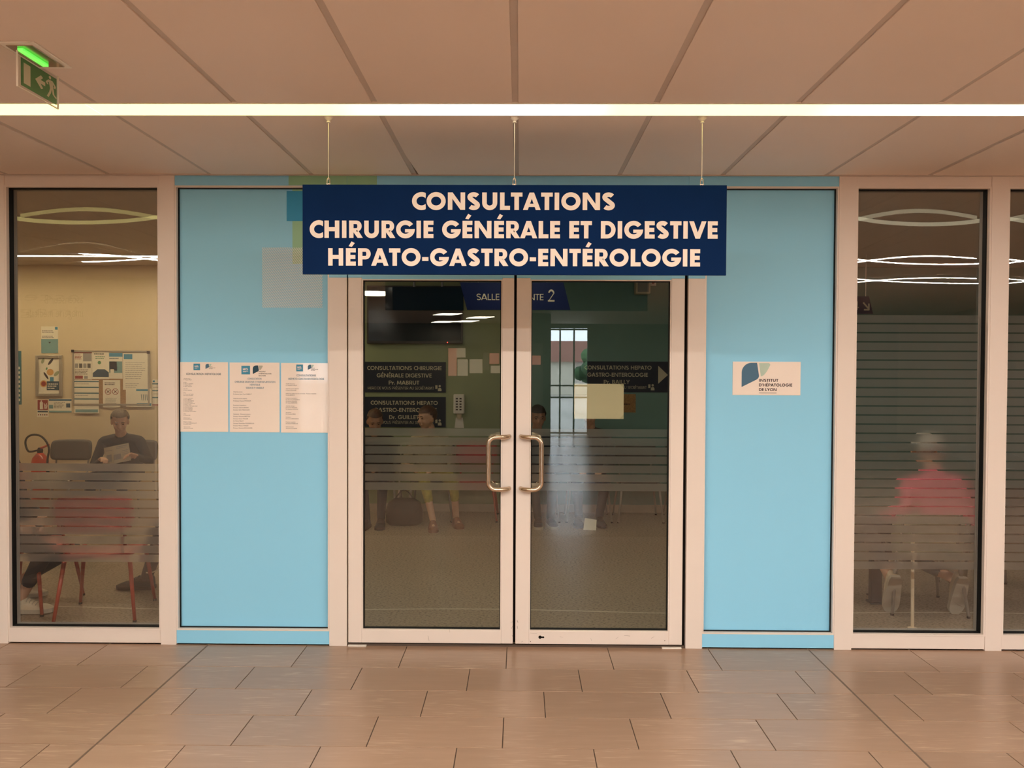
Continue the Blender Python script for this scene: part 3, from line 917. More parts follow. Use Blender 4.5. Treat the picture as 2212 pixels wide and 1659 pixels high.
# ================================================================== LAMPS
def line_lamp(label, y0, y1, xs, mats, z=HC, trim=True, group=None, name='line_lamp'):
    t = thing(name, label, 'lamp', ((xs[0] + xs[-1]) / 2, (y0 + y1) / 2, z), group=group)
    for i in range(len(xs) - 1):
        MB().box(xs[i] + 0.0008, xs[i + 1] - 0.0008, y0 + 0.007, y1 - 0.007, z - 0.004, z + 0.012).build('diffuser', mats[i % len(mats)], t)
    if trim:
        MB().box(xs[0], xs[-1], y0, y0 + 0.007, z - 0.003, z + 0.03).box(xs[0], xs[-1], y1 - 0.007, y1, z - 0.003, z + 0.03).build('housing', 'lampframe', t)
    return t
segs = [-6.282, -4.087, -1.892, 0.303, 2.498, 4.693]
line_lamp('long glowing line lamp set in the ceiling above the hanging sign', S1[0], S1[1], segs, ['lamp_front'])
line_lamp('second line lamp, mirrored thinly in the right window', S2[0], S2[1], [-4.6, -2.4, -0.2, 2.0, 4.2, 6.4], ['lamp_hall'], group='line lamps further back in the hall')
for i, (y, what) in enumerate(((-4.95, 'third'),)):
    line_lamp(what + ' line lamp of the hall, behind the photographer', y, y + 0.085, [-4.0, -1.8, 0.4, 2.6, 4.8, 7.0], ['lamp_hall'], z=HC - 0.031, group='line lamps further back in the hall')
line_lamp('yellowish line lamp on the waiting-room ceiling above the pinboard', 3.52, 3.60, [-8.0, -5.8, -3.6, -2.4], ['lamp_room'], z=RC - 0.012)
for k, (x, y) in enumerate(((-1.6, 2.0), (0.0, 1.4), (1.72, 1.0), (4.7, 1.3))):  # fill lamps added out of sight to light the people and floor indoors
    t = thing('ceiling_panel_lamp', ['added fill lamp above the people left of the doors', 'added fill lamp behind the doors', 'added fill lamp behind the right blue panel', 'added fill lamp beyond the right edge of the photo'][k], 'lamp', (x, y, RC), group='added fill lamps of the waiting room')
    MB().box(x - 0.3, x + 0.3, y - 0.3, y + 0.3, RC - 0.02, RC).build('housing', 'lampframe', t)
    MB().box(x - 0.27, x + 0.27, y - 0.27, y + 0.27, RC - 0.024, RC - 0.018).build('diffuser', 'lamp_room_fill', t)
# fluorescent panels near the far end, mirrored in the left door leaf
for k, (px, py, ln) in enumerate(((985, 712, 1), (1010, 697, 1), (1036, 685, 1), (965, 678, 1))):
    p = onZ(px, py, HC)
    c = Vector((p.x, -p.y, HC))
    if c.y < END + 0.7: c.y = END + 0.7 + 0.25 * k
    t = thing('ceiling_panel_lamp', ['nearest', 'middle', 'farthest', 'dimmer separate'][k] + ' of the slanting ceiling lamps mirrored in the left door leaf', 'lamp', tuple(c), math.radians(0), group='far panel lamps')
    MB().add([(-.32, -.25, -.01), (.1, -.25, -.01), (.34, .25, -.01), (-.08, .25, -.01), (-.32, -.25, 0), (.1, -.25, 0), (.34, .25, 0), (-.08, .25, 0)],
             [(3, 2, 1, 0), (4, 5, 6, 7), (0, 1, 5, 4), (1, 2, 6, 5), (2, 3, 7, 6), (3, 0, 4, 7)]).build('diffuser', 'lamp_far', t, local=True)
# oval lamp mirrored at the top left of the left leaf
p = onZ(803, 632, HC)
t = tag(MB().lathe([(0.30, -0.02), (0.32, 0.0)], (p.x, -p.y if -p.y > END + .5 else END + .8, HC), 24).build('round_lamp', 'lamp_far'), 'round white lamp mirrored high in the left door leaf', 'lamp')
base_origin(t)

# ================================================================== HANGING SIGN
SY = -1.063
sign = thing('hanging_sign', 'navy sign lettered CONSULTATIONS hanging on three wires above the doors', 'sign', (-0.03, SY, 2.095))
board = MB().box(-0.995, 0.935, SY, SY + 0.012, 2.095, 2.503, bev=0.001).build('board', 'navy', sign)
for s, x0, x1, zb, zt in (('CONSULTATIONS', (890, 455), (1330, 452), 0, 0),
                          ('CHIRURGIE GÉNÉRALE ET DIGESTIVE', (669, 516), (1552, 513.5), 0, 0),
                          ('HÉPATO-GASTRO-ENTÉROLOGIE', (709, 576), (1514, 573.5), 0, 0)):
    a, b = onY(x0[0], x0[1], SY), onY(x1[0], x1[1], SY)
    z = (a.z + b.z) / 2
    for ch, pl in text_letters(s, 0.0788, 0.262, (a.x + b.x) / 2, z, b.x - a.x):
        MB().poly_xz(pl, SY - 0.0006).build('letter', 'cream', board)
for px in (709, 1111, 1516.5):
    x = onY(px, 398, SY).x
    wv = MB().tube([(x, SY + 0.006, 2.525), (x, SY + 0.006, HC - 0.02)], 0.0017, 6).build('wire', 'wire', sign)
    MB().lathe([(0.010, -0.026), (0.006, -0.018), (0.019, -0.007), (0.021, 0.0)], (x, SY + 0.006, HC), 14).build('ceiling_clip', 'lampframe', wv)
    hk = MB()
    pts = []
    for a in range(0, 181, 20):
        t_ = math.radians(a)
        pts.append((x + 0.0062 * math.cos(t_), SY + 0.006, 2.520 + 0.014 * math.sin(t_)))
    hk.tube([(x + 0.0072, SY + 0.006, 2.497)] + pts + [(x - 0.0072, SY + 0.006, 2.497)], 0.0019, 6)
    hk.box(x - 0.0085, x + 0.0085, SY + 0.002, SY + 0.014, 2.494, 2.508)
    hk.build('hook', 'steel', wv)

# ================================================================== EXIT SIGN
ex0 = Vector((-1.79, -1.86, HC))
es = thing('exit_sign', 'green emergency exit sign of clear acrylic hanging from the ceiling', 'sign', (-1.79, -1.75, HC - 0.17))
X = -1.79
MB().box(X - 0.052, X + 0.078, -1.875, -1.640, HC - 0.006, HC, bev=0.002).build('base_plate', 'lampframe', es)
MB().box(X - 0.035, X + 0.060, -1.855, -1.660, HC - 0.009, HC - 0.004, bev=0.001).build('reflector', 'steel', es)
led = MB().box(X - 0.004, X + 0.018, -1.840, -1.690, HC - 0.020, HC - 0.009, bev=0.002).build('green_lamp', 'led', es)
def yz_plate(x0, x1, y0, y1, z0, z1, key, nm, par=es, bev=0.0):
    return MB().box(x0, x1, y0, y1, z0, z1, bev=bev).build(nm, key, par)
YA, YB = -1.852, -1.607
plate = MB().add([(X + .003, YA + .002, HC - .148), (X + .003, YB - .002, HC - .148), (X + .003, YB - .002, HC - .022), (X + .003, YA + .002, HC - .022)], [(0, 1, 2, 3)]).build('acrylic_plate', 'acrylic', es)
MB().box(X, X + .006, YA, YA + .003, HC - .150, HC - .022).box(X, X + .006, YB - .003, YB, HC - .150, HC - .022).box(X, X + .006, YA + .003, YB - .003, HC - .150, HC - .147).build('polished_edge', 'acrylic_edge', plate)
film = yz_plate(X + 0.0062, X + 0.0068, YA + 0.016, YB - 0.016, HC - 0.139, HC - 0.040, 'exitgreen', 'green_film')
xo = X + 0.0072
def yzpoly(pts):          # u: 0..1 along the plate, v: 0..1 upwards, print faces +x
    y0, y1, z0, z1 = YA + 0.016, YB - 0.016, HC - 0.139, HC - 0.040
    return [(xo, y0 + (y1 - y0) * u, z0 + (z1 - z0) * v) for u, v in pts]
pic = MB()
def yzadd(pts): pic.add(yzpoly(pts), [list(range(len(pts)))])
yzadd([(.07, .12), (.25, .12), (.25, .86), (.07, .86)])
yzadd([(.38, .52), (.54, .78), (.60, .72), (.53, .60), (.66, .60), (.66, .46), (.53, .46), (.60, .33), (.54, .27)])
yzadd([(.80 + .035 * math.cos(a * .5), .90 + .06 * math.sin(a * .5)) for a in range(12)])
yzadd([(.75, .80), (.88, .82), (.90, .52), (.80, .50)])
for seg in (((.77, .78), (.70, .66), (.74, .60)), ((.87, .78), (.95, .66), (.93, .58)), ((.83, .52), (.80, .34), (.73, .14)), ((.88, .52), (.90, .32), (.98, .24))):
    for q in stroke(list(seg), .055): yzadd(q)
pic.build('pictogram', 'exitpale', film)

# ================================================================== NOTICES ON THE LEFT BLUE PANEL
NY = 0.0362
def logo_leaf(mb, x, z, s, mi0, mi1, y):
    """two-leaf emblem: x, z of its lower left tip, s = height"""
    pts = [(0, 0), (0, .60)]
    for a in range(0, 91, 10):
        r = math.radians(180 - a)
        pts.append((.40 + .40 * math.cos(r), .60 + .40 * math.sin(r)))
    pts += [(.63, 1.0), (.715, .46), (.70, .40), (.66, .345), (.60, .30)]
    mb.poly_xz([[(x + a * s, z + b * s) for a, b in pts][::-1]], y, mi0)
    p2 = [(.71, .99), (.79, .44)]
    for k in range(0, 11):
        u = k / 10
        p2.append((.79 + .38 * u ** 0.8, .44 + .47 * u ** 1.45))
    p2 += [(1.165, .95), (1.12, .99)]
    mb.poly_xz([[(x + a * s, z + b * s) for a, b in p2]], y, mi1)
def notice(label, c0, c1, title, body, leafkeys, logo, name='notice'):
    a, b = onY(c0[0], c0[1], NY), onY(c1[0], c1[1], NY)
    t = thing(name, label, 'notice', ((a.x + b.x) / 2, NY, b.z))
    MB().box(a.x, b.x, NY, NY + 0.0016, b.z, a.z).build('sheet', 'paper', t)
    mb = MB()
    for (px, py, hpx, key, s, wpx) in title:
        p = onY(px, py, NY)
        k = 0.00281
        mb.poly_xz(text_polys(s, hpx * k, 0.17, p.x, p.z, wpx * k), NY - 0.0006, key)
    for (px, py, hpx, key, s, sxx) in body:
        p = onY(px, py, NY)
        small_text(mb, s, hpx * 0.00281 * 1.42, p.x, NY - 0.0006, p.z, key, sx=sxx)
    mb.build('print', ['ink', 'inknavy', 'inkblue'], t)
    mb = MB()
    (lx, ly, ls), (ex, ey, esz), tx = logo
    p = onY(lx, ly, NY)
    s = ls * 0.00281
    mb.box(p.x, p.x + s, NY - 0.0007, NY - 0.0001, p.z - s, p.z, 0)
    mb.poly_xz(text_polys('HCL', s * .24, .24, p.x + s * .49, p.z - s * .52, s * .62), NY - 0.001, 1)
    mb.poly_xz(bar(p.x + s * .18, p.z - s * .66, p.x + s * .8, p.z - s * .62) + bar(p.x + s * .18, p.z - s * .74, p.x + s * .55, p.z - s * .70), NY - 0.001, 1)
    mb.build('square_logo', ['logoblue', 'cream'], t)
    mb = MB()
    p = onY(ex, ey, NY)
    logo_leaf(mb, p.x, p.z, esz * 0.00281, 2, 3, NY - 0.0007)
    if tx:
        (qx, qy, hh) = tx
        for i, s_ in enumerate(('INSTITUT', "D'HÉPATOLOGIE", 'DE LYON')):
            p = onY(qx, qy + i * hh * 1.75, NY)
            mb.poly_xz(text_polys(s_, hh * 0.00281, .2, p.x, p.z, None, 'L'), NY - 0.0008, 4)
    mb.build('leaf_logo', ['logoblue', 'cream', leafkeys[0], leafkeys[1], 'ink'], t)
    return t

b1 = []
def lines(px, y, dy, h, txts, key=0, sx=1.0):
    return [(px, y + i * dy, h, key, s, sx) for i, s in enumerate(txts) if s]
body1 = []
for y, ts in ((818.5, ['Chef de service :', 'Pr François BAILLY']), (827, ['PU-PH :', 'Pr Massimo LEVRERO', 'Pr Philippe MERLE', 'Pr Fabien ZOULIM']),
              (841, ['MCU-PH :', 'Dr Fanny LEBOSSE']), (849.5, ['PHU :', 'Dr Teresa ANTONINI', 'Dr François VILLERET']),
              (861, ['Praticiens hospitaliers :', 'Dr Marie BENOIT', 'Dr Karim BOUDJEMAA', 'Dr Domitille ERARD', 'Dr Caroline CHARVALIN', 'Dr Philippe LACK', 'Dr Marianne MAYNARD-MUET', 'Dr Sophie PELLERIN', 'Dr Sylvie RADENNE', 'Dr Samuel STRASER', 'Dr Véronique PLANTINEAU']),
              (895, ['CCA :', 'Dr Arnaud RIFF']), (903.5, ['Docteur junior :', 'Dr Emma DORLIN']), (912, ['Médecins attachés :', 'Dr Thomas UHRES BUSQUET', 'Dr Claude VALIN']), (923, ['Cadre de santé :', 'Alexandra GOVERNE'])):
    body1 += lines(396.5, y, 2.85, 1.75, ts, 0, 0.92)
notice('laminated staff notice headed CONSULTATION HEPATOLOGIE, leftmost of three on the blue panel', (386, 782), (493, 933),
       [(440, 810, 4.2, 1, 'CONSULTATION HEPATOLOGIE', 75)], body1, ('logopetrol', 'logomint'), ((418, 785.5, 14), (444, 797, 11), (452, 793, 1.2)))
body2 = []
for y, dy, ts in ((847.5, 5, ['Chef de service :', 'Professeur Jean-Yves MABRUT']), (862, 5, ['Chef de service adjoint :', 'Professeur Kayvan MOHKAM']),
                  (876.5, 5, ['Praticiens hospitaliers :', 'Docteur Gabriel DEMIAN', 'Docteur Salim MEZOUGHI']),
                  (895.5, 5, ['Assistants - Docteurs juniors :', 'Docteur Antonine BRETON', 'Docteur Xavier MULLER', 'Dr Pierre MILOT', 'Docteur Maximilien POUDEROUX', 'Docteur Marion VANLEY', 'Docteur Natacha BOULANGER'])):
    body2 += lines(504, y, dy, 2.3, ts, 0, 0.95)
notice('laminated staff notice with the largest logo, middle one of three on the blue panel', (496, 783), (604, 934),
       [(550, 820, 3.6, 2, 'CONSULTATION', 30), (551, 826.7, 3.6, 2, 'CHIRURGIE DIGESTIVE ET TRANSPLANTATION', 87), (551, 833, 3.6, 2, 'HEPATIQUE', 22), (551, 839.7, 3.6, 2, 'SERVICE Pr MABRUT', 39)],
       body2, ('inknavy', 'logogrey'), ((521.5, 790, 18.5), (546, 808, 18.5), (559, 804, 2.5)))
body3 = []
for y, ts in ((830, ['Cheffe de service :', 'Dr Mathilde GUILLET']), (840.5, ['Chefs de service adjoints :', 'Pr Rémy ROLLAND']), (851, ['Maître de conférences des universités - Praticien hospitalier :', 'Nicolas BENECH']),
              (861, ['Praticiens hospitaliers :', 'Dr Alexandra DE BARROS', 'Dr Mathieu MILLION', 'Dr Sylvain BARDAND']), (878, ['Chefs de clinique :', 'Dr Romain BONAFIX', 'Dr Sébastien LECOULE']), (892, ['Assistante :', 'Dr Caroline NEAU']),
              (902, ['Dr Junior :', 'Dr Laurine BERNARDIN']), (912.5, ['Praticiens attachés :', 'Dr Richard ROBELLAZ']), (923, ['Cadre de santé :', 'Alexandra GOVERNE'])):
    body3 += lines(617.5, y, 3.4, 2.0, ts, 0, 0.95)
notice('laminated staff notice headed HEPATO-GASTROENTEROLOGIE, rightmost of three on the blue panel', (607, 784), (713, 935),
       [(661.5, 813, 4, 2, 'CONSULTATIONS', 42), (661.5, 820.5, 4, 2, 'HEPATO-GASTROENTEROLOGIE', 77)], body3, ('logopetrol', 'logomint'), ((640, 787.5, 14.5), (665, 799, 11), (672, 796, 1.4)))

# ================================================================== PLAQUE ON THE RIGHT BLUE PANEL
a, b = onY(1583, 781, NY), onY(1729, 854, NY)
pq = thing('plaque', 'white plaque with a two-leaf emblem and INSTITUT D HEPATOLOGIE DE LYON', 'sign', ((a.x + b.x) / 2, NY, b.z))
MB().box(a.x, b.x, NY, NY + 0.004, b.z, a.z, bev=0.0006).build('plate', 'paper', pq)
mb = MB()
p = onY(1601.8, 836, NY)
logo_leaf(mb, p.x, p.z, 51.5 * 0.00281, 0, 1, NY - 0.0006)
for i, (s, w) in enumerate((('INSTITUT', 41), ("D'HÉPATOLOGIE", 70.5), ('DE LYON', 37.5))):
    p = onY(1639.5, 824.7 + i * 9.95, NY)
    ww = w * 0.00281
    mb.poly_xz(text_polys(s, 6.1 * 0.00281, 0.22, p.x + ww / 2, p.z, ww), NY - 0.0008, 2)
p = onY(1639.5, 849.5, NY)
mb.poly_xz(bar(p.x, p.z, p.x + 37 * 0.00281, p.z + 0.004), NY - 0.0008, 3)
mb.build('print', ['logopetrol', 'logomint', 'ink', 'grey'], pq)

# ================================================================== SHEET TAPED TO THE RIGHT DOOR LEAF
a, b = onY(1240.5, 829, 0.036), onY(1347, 905, 0.036)
sh = thing('paper_sheet', 'blank cream sheet taped inside the glass of the right door leaf', 'paper', ((a.x + b.x) / 2, 0.0358, b.z))
MB().box(a.x, b.x, 0.0352, 0.0358, b.z, a.z).build('sheet', 'paper_plain', sh)
mb = MB()
for (cx, cz, sx, sz) in ((a.x, a.z, 1, -1), (b.x, a.z, -1, -1), (a.x, b.z, 1, 1), (b.x, b.z, -1, 1)):
    MB().add([(cx - sx * .004, 0.0349, cz - sz * .004), (cx + sx * .03, 0.0349, cz - sz * .004), (cx - sx * .004, 0.0349, cz + sz * .03)], [(0, 1, 2)]).build('adhesive_tape', 'acrylic', sh)

# ================================================================== WAITING ROOM: WALL PIECES
WY = BACK - 0.001
M['teal_ink'] = mat('teal_ink', (0.04, 0.16, 0.19), 0.6)
M['teal_pale'] = mat('pale_teal_print', (0.19, 0.36, 0.36), 0.6)
M['red_ink'] = mat('red_ink', (0.33, 0.03, 0.02), 0.6)
M['green_ink'] = mat('green_ink', (0.10, 0.30, 0.12), 0.6)
M['poster'] = mat('poster_paper', (0.88, 0.80, 0.64), 0.7, var=0.02)
M['cork'] = mat('cork_board', (0.40, 0.22, 0.09), 0.9, var=0.25, scale=90)
M['orange_food'] = mat('orange_print', (0.75, 0.38, 0.10), 0.6)
M['alu'] = mat('aluminium_frame', (0.62, 0.56, 0.46), 0.35, metal=0.6)
M['darkplate'] = mat('dark_sign_plate', (0.014, 0.021, 0.040), 0.5, spec=0.3)
M['plate_text'] = mat('plate_lettering', (0.62, 0.55, 0.40), 0.6)
M['tvblack'] = mat('black_screen', (0.004, 0.004, 0.005), 0.12, spec=0.4)
M['tvframe'] = mat('dark_tv_frame', (0.03, 0.022, 0.018), 0.45)
M['signblue'] = mat('royal_blue_sign', (0.003, 0.009, 0.055), 0.5, spec=0.2)
M['red_metal'] = mat('red_lacquer', (0.42, 0.055, 0.03), 0.38, var=0.03)
M['red_shell'] = mat('red_plastic_shell', (0.50, 0.035, 0.03), 0.45, var=0.03)
M['grey_shell'] = mat('grey_brown_plastic', (0.10, 0.085, 0.07), 0.5)
M['beige_shell'] = mat('greenish_beige_plastic', (0.36, 0.36, 0.25), 0.5)
M['grey_metal'] = mat('grey_lacquer', (0.30, 0.27, 0.23), 0.4)
M['cream_metal'] = mat('cream_lacquer', (0.72, 0.60, 0.42), 0.4)
M['navy_metal'] = mat('navy_lacquer', (0.012, 0.016, 0.03), 0.45)

def wp(px, py, Y=WY):
    return onY(px, py, Y)
def rect_from(c0, c1, Y=WY):
    a, b = wp(*c0, Y), wp(*c1, Y)
    return min(a.x, b.x), max(a.x, b.x), min(a.z, b.z), max(a.z, b.z)
def sheet(name, label, cat, c0, c1, Y=WY, key='poster', tilt=0.0, group=None):
    x0, x1, z0, z1 = rect_from(c0, c1, Y)
    t = thing(name, label, cat, ((x0 + x1) / 2, Y, z0), group=group)
    MB().box(x0, x1, Y - 0.002, Y, z0, z1).build('sheet', key, t)
    return t, (x0, x1, z0, z1)
def on(r, u0, u1, v0, v1):
    x0, x1, z0, z1 = r
    return x0 + (x1 - x0) * u0, x0 + (x1 - x0) * u1, z0 + (z1 - z0) * v0, z0 + (z1 - z0) * v1
def patch(t, r, u0, u1, v0, v1, key, name='print', Y=WY, lift=0.0026):
    a, b, c, d = on(r, u0, u1, v0, v1)
    return MB().poly_xz([[(a, c), (b, c), (b, d), (a, d)]], Y - lift).build(name, key, t)
def textlines(t, r, u, v0, n, dv, w, hgt, key='ink', Y=WY, name='small_print', lift=0.003):
    """rows of tiny print, each row broken into words"""
    mb = MB()
    rnd = random.Random(int(abs(r[0]) * 1000) + n)
    for i in range(n):
        x = u
        while x < u + w * (0.65 + 0.35 * rnd.random()):
            l = 0.03 + 0.09 * rnd.random()
            a, b, c, d = on(r, x, min(x + l, u + w), v0 - i * dv, v0 - i * dv + hgt)
            mb.poly_xz([[(a, c), (b, c), (b, d), (a, d)]], Y - lift)
            x += l + 0.02
    o = mb.build(name, key, t)
    o['kind'] = 'stuff'
    return o

# sheet with a teal lower half above the framed poster (its square code is left out)
t, r = sheet('wall_notice', 'cream notice with teal lower half, above the framed food poster', 'notice', (89, 705), (126, 763))
patch(t, r, 0, 1, 0.0, 0.53, 'teal_pale', 'teal_half')
patch(t, r, .82, .98, .88, .98, 'logoblue', 'logo')
textlines(t, r, .06, .82, 2, .05, .86, .022); textlines(t, r, .06, .62, 2, .05, .86, .022)
a, b, c, d = on(r, .42, .58, .36, .42)
MB().poly_xz([[((a + b) / 2, c), (b, d), (a, d)]], WY - .0028).build('arrow', 'ink', t)
# framed food poster
x0, x1, z0, z1 = rect_from((78, 767), (136, 856))
fp = thing('framed_poster', 'food poster in a snap aluminium frame on the beige wall', 'poster', ((x0 + x1) / 2, WY, z0))
w = .035
MB().box(x0, x0 + w, WY - .02, WY, z0, z1, bev=.004).box(x1 - w, x1, WY - .02, WY, z0, z1, bev=.004).box(x0 + w, x1 - w, WY - .02, WY, z0, z0 + w, bev=.004).box(x0 + w, x1 - w, WY - .02, WY, z1 - w, z1, bev=.004).build('frame', 'alu', fp)
MB().box(x0 + w, x1 - w, WY - .006, WY, z0 + w, z1 - w).build('print', 'poster', fp)
r = (x0 + w, x1 - w, z0 + w, z1 - w)
Y2 = WY - .0075
def blob(t, r, u, v, ru, rv, key, name, Y=Y2, rot=0.0, n=16):
    x0, x1, z0, z1 = r
    cx, cz, rx, rz = x0 + (x1 - x0) * u, z0 + (z1 - z0) * v, (x1 - x0) * ru, (x1 - x0) * rv
    pts = []
    for k in range(n):
        a = 2 * math.pi * k / n
        p, q = rx * math.cos(a), rz * math.sin(a)
        pts.append((cx + p * math.cos(rot) - q * math.sin(rot), cz + p * math.sin(rot) + q * math.cos(rot)))
    return MB().poly_xz([pts], Y).build(name, key, t)
blob(fp, r, .55, .60, .17, .16, 'orange_food', 'orange_slice')
blob(fp, r, .23, .27, .17, .17, 'orange_food', 'bowl', Y2 - .0002)
blob(fp, r, .23, .27, .12, .12, 'red_ink', 'soup', Y2 - .0004)
blob(fp, r, .58, .90, .20, .06, 'ink', 'knife', rot=.9)
blob(fp, r, .35, .50, .20, .05, 'ink', 'bottle', rot=-1.0)
blob(fp, r, .20, .92, .14, .07, 'wall_green', 'herb', rot=1.2)
blob(fp, r, .86, .56, .16, .08, 'wall_green', 'herb', rot=.8)
blob(fp, r, .38, .70, .07, .04, 'green_ink', 'leaf', rot=1.2)
patch(fp, r, .54, .72, .34, .46, 'logoblue', 'logo', Y2, .0006)
patch(fp, r, .72, .98, .34, .46, 'poster', 'logo_field', Y2, .0006)
patch(fp, r, .38, 1, .09, .34, 'inknavy', 'caption_field', Y2, .0004)
textlines(fp, r, .42, .25, 3, .06, .5, .025, 'poster', Y2, 'caption', .0009)
# fire-extinguisher sign and small info sheet
t, r = sheet('extinguisher_sign', 'red fire extinguisher sign under the framed food poster', 'sign', (80, 863), (105, 901))
patch(t, r, .05, .95, .40, .98, 'red_ink', 'red_field')
a, b, c, d = on(r, .25, .52, .45, .85)
MB().box(a, b, WY - .0032, WY - .003, c, d).box(a + .01, b - .01, WY - .0032, WY - .003, d, d + .02).build('pictogram', 'poster', t)
mb = MB()
for k in range(3):
    p, q, e, f_ = on(r, .62 + .1 * k, .68 + .1 * k, .48, .80 - .08 * (k % 2))
    mb.poly_xz(stroke([(p, e), (q, (e + f_) / 2), (p, f_)], .008), WY - .0031)
mb.build('flames', 'poster', t)
patch(t, r, .05, .95, .27, .36, 'inknavy', 'caption_field')
for k in range(5):
    blob(t, r, .14 + .18 * k, .13, .06, .06, 'red_ink' if k % 2 == 0 else 'ink', 'symbol', WY - .003)
t, r = sheet('info_sheet', 'landscape sheet with purple bar right of the extinguisher sign', 'notice', (106, 861), (155, 891))
patch(t, r, 0, 1, .84, .96, 'inkblue', 'heading_bar'); patch(t, r, 0, 1, .0, .12, 'teal_pale', 'foot_bar')
patch(t, r, .0, .18, .28, .55, 'teal_pale', 'picture'); patch(t, r, .76, .94, .36, .66, 'inknavy', 'picture')
textlines(t, r, .22, .72, 5, .1, .48, .03)
# dark panel with a column of pictograms by the window edge
t, r = sheet('pictogram_panel', 'tall dark teal panel with a column of pale squares at the window edge', 'sign', (20, 758), (47, 874), key='teal_ink')
for k in range(8):
    patch(t, r, .50, .88, .66 - .085 * k, .705 - .085 * k, 'poster', 'square')
patch(t, r, .1, .6, .85, .86, 'poster', 'rule')

# pinboard with its papers
x0, x1, z0, z1 = rect_from((158, 757), (325, 876))
pb = thing('pinboard', 'cork pinboard covered with notices on the beige wall', 'board', ((x0 + x1) / 2, WY, z0))
MB().box(x0 + .02, x1 - .02, WY - .012, WY, z0 + .02, z1 - .02).build('cork', 'cork', pb)
MB().box(x0, x0 + .02, WY - .02, WY, z0, z1).box(x1 - .02, x1, WY - .02, WY, z0, z1).box(x0 + .02, x1 - .02, WY - .02, WY, z0, z0 + .02).box(x0 + .02, x1 - .02, WY - .02, WY, z1 - .02, z1).build('frame', 'alu', pb)
for px, py in ((159, 758), (322, 761)):
    p = wp(px, py); MB().box(p.x - .016, p.x + .016, WY - .023, WY - .019, p.z - .018, p.z + .014).build('corner', 'ink', pb)
PYB = WY - .0125
def pinned(label, c0, c1, lift=0.0, name='pinned_notice'):
    return sheet(name, label, 'notice', c0, c1, PYB - lift, group='papers on the pinboard')
def pp(t, r, *a, lift=0.0, **k):
    return patch(t, r, *a, Y=PYB - lift, **k)
t, r = pinned('pinned programme with a red heading and four photos, top left of the pinboard', (160.5, 760), (199, 820))
pp(t, r, 0, 1, .95, 1, 'red_ink', name='heading')
for k in range(4): pp(t, r, .04 + .235 * k, .22 + .235 * k, .42, .58, 'wall_dark' if k % 2 else 'grey', name='photo')
pp(t, r, .5, .98, .66, .95, 'grey', name='drawing'); pp(t, r, .04, .48, .03, .14, 'red_ink', name='red_box'); pp(t, r, .56, .76, .03, .13, 'grey', name='box')
textlines(t, r, .04, .88, 4, .05, .4, .022, 'red_ink', PYB); textlines(t, r, .04, .34, 4, .05, .8, .02, 'ink', PYB)
t, r = pinned('pinned green and white notice with a dark car-like shape, top middle of the pinboard', (199, 759.5), (236, 819), .003)
L_ = .003
textlines(t, r, .2, .80, 2, .06, .6, .03, 'green_ink', PYB - L_)
blob(t, r, .43, .60, .10, .10, 'green_ink', 'badge', PYB - L_ - .003)
a, b, c, d = on(r, .04, .98, .08, .36)
MB().poly_xz([[(a, c), (b, c), (b, c + (d - c) * .6), (a + (b - a) * .75, d), (a + (b - a) * .3, d), (a, c + (d - c) * .5)]], PYB - L_ - .003).build('dark_shape', 'inknavy', t)
textlines(t, r, .12, .90, 1, .06, .7, .03, 'ink', PYB - L_)
t, r = pinned('pinned blue-headed leaflet with a phone picture on the pinboard', (235, 761.5), (265, 818))
pp(t, r, 0, 1, .84, .98, 'logoblue', name='heading'); pp(t, r, .02, .98, .22, .66, 'teal_pale', name='picture'); pp(t, r, .05, .6, .30, .66, 'logoblue', name='box'); pp(t, r, .12, .38, .05, .36, 'poster', name='phone', lift=.0008)
textlines(t, r, .05, .76, 1, .05, .8, .03, 'inknavy', PYB)
t, r = pinned('large pinned typed sheet with a blue logo, right side of the pinboard', (265.5, 762.5), (320, 842))
pp(t, r, .04, .38, .83, .97, 'logoblue', name='logo')
textlines(t, r, .1, .74, 9, .055, .8, .012, 'grey', PYB); textlines(t, r, .1, .16, 3, .05, .6, .012, 'grey', PYB)
t, r = pinned('pinned list with repeated dark bars, lower left of the pinboard', (160.5, 821), (214, 893), .001)
for k in range(5): pp(t, r, 0, 1, .94 - .175 * k, .975 - .175 * k, 'teal_ink', name='bar', lift=.001)
pp(t, r, .04, .96, .03, .12, 'teal_pale', name='footer', lift=.001)
textlines(t, r, .05, .88, 2, .35, .6, .015, 'grey', PYB - .001)
t, r = pinned('pinned no-smoking and no-vaping notice with two red rings', (222.5, 821), (260, 880), .002)
for k in (0, 1):
    x0_, x1_, z0_, z1_ = r
    cx, cz, rr = x0_ + (x1_ - x0_) * (.30 + .42 * k), z0_ + (z1_ - z0_) * .58, (x1_ - x0_) * .185
    mb = MB().poly_xz(arc(cx, cz, rr, rr, rr * .17, 0, 360, 24) + stroke([(cx - rr * .65, cz + rr * .65), (cx + rr * .65, cz - rr * .65)], rr * .16), PYB - .0051)
    mb.build('prohibition_ring', 'red_ink', t)
    MB().poly_xz(stroke([(cx - rr * .45, cz - rr * .3), (cx + rr * .45, cz + rr * .3)], rr * .22), PYB - .0048).build('cigarette', 'ink', t)
textlines(t, r, .1, .88, 2, .06, .8, .03, 'ink', PYB - .002); textlines(t, r, .14, .32, 5, .045, .7, .015, 'grey', PYB - .002)
t, r = pinned('small pinned sheet with a coloured sketch, lower right of the pinboard', (272, 839), (328, 879), .004)
pp(t, r, .42, .98, .06, .20, 'logoblue', name='foot_bar', lift=.004); pp(t, r, .4, .9, .86, .96, 'logoblue', name='heading', lift=.004)
mb = MB()
a, b, c, d = on(r, .6, .85, .35, .68)
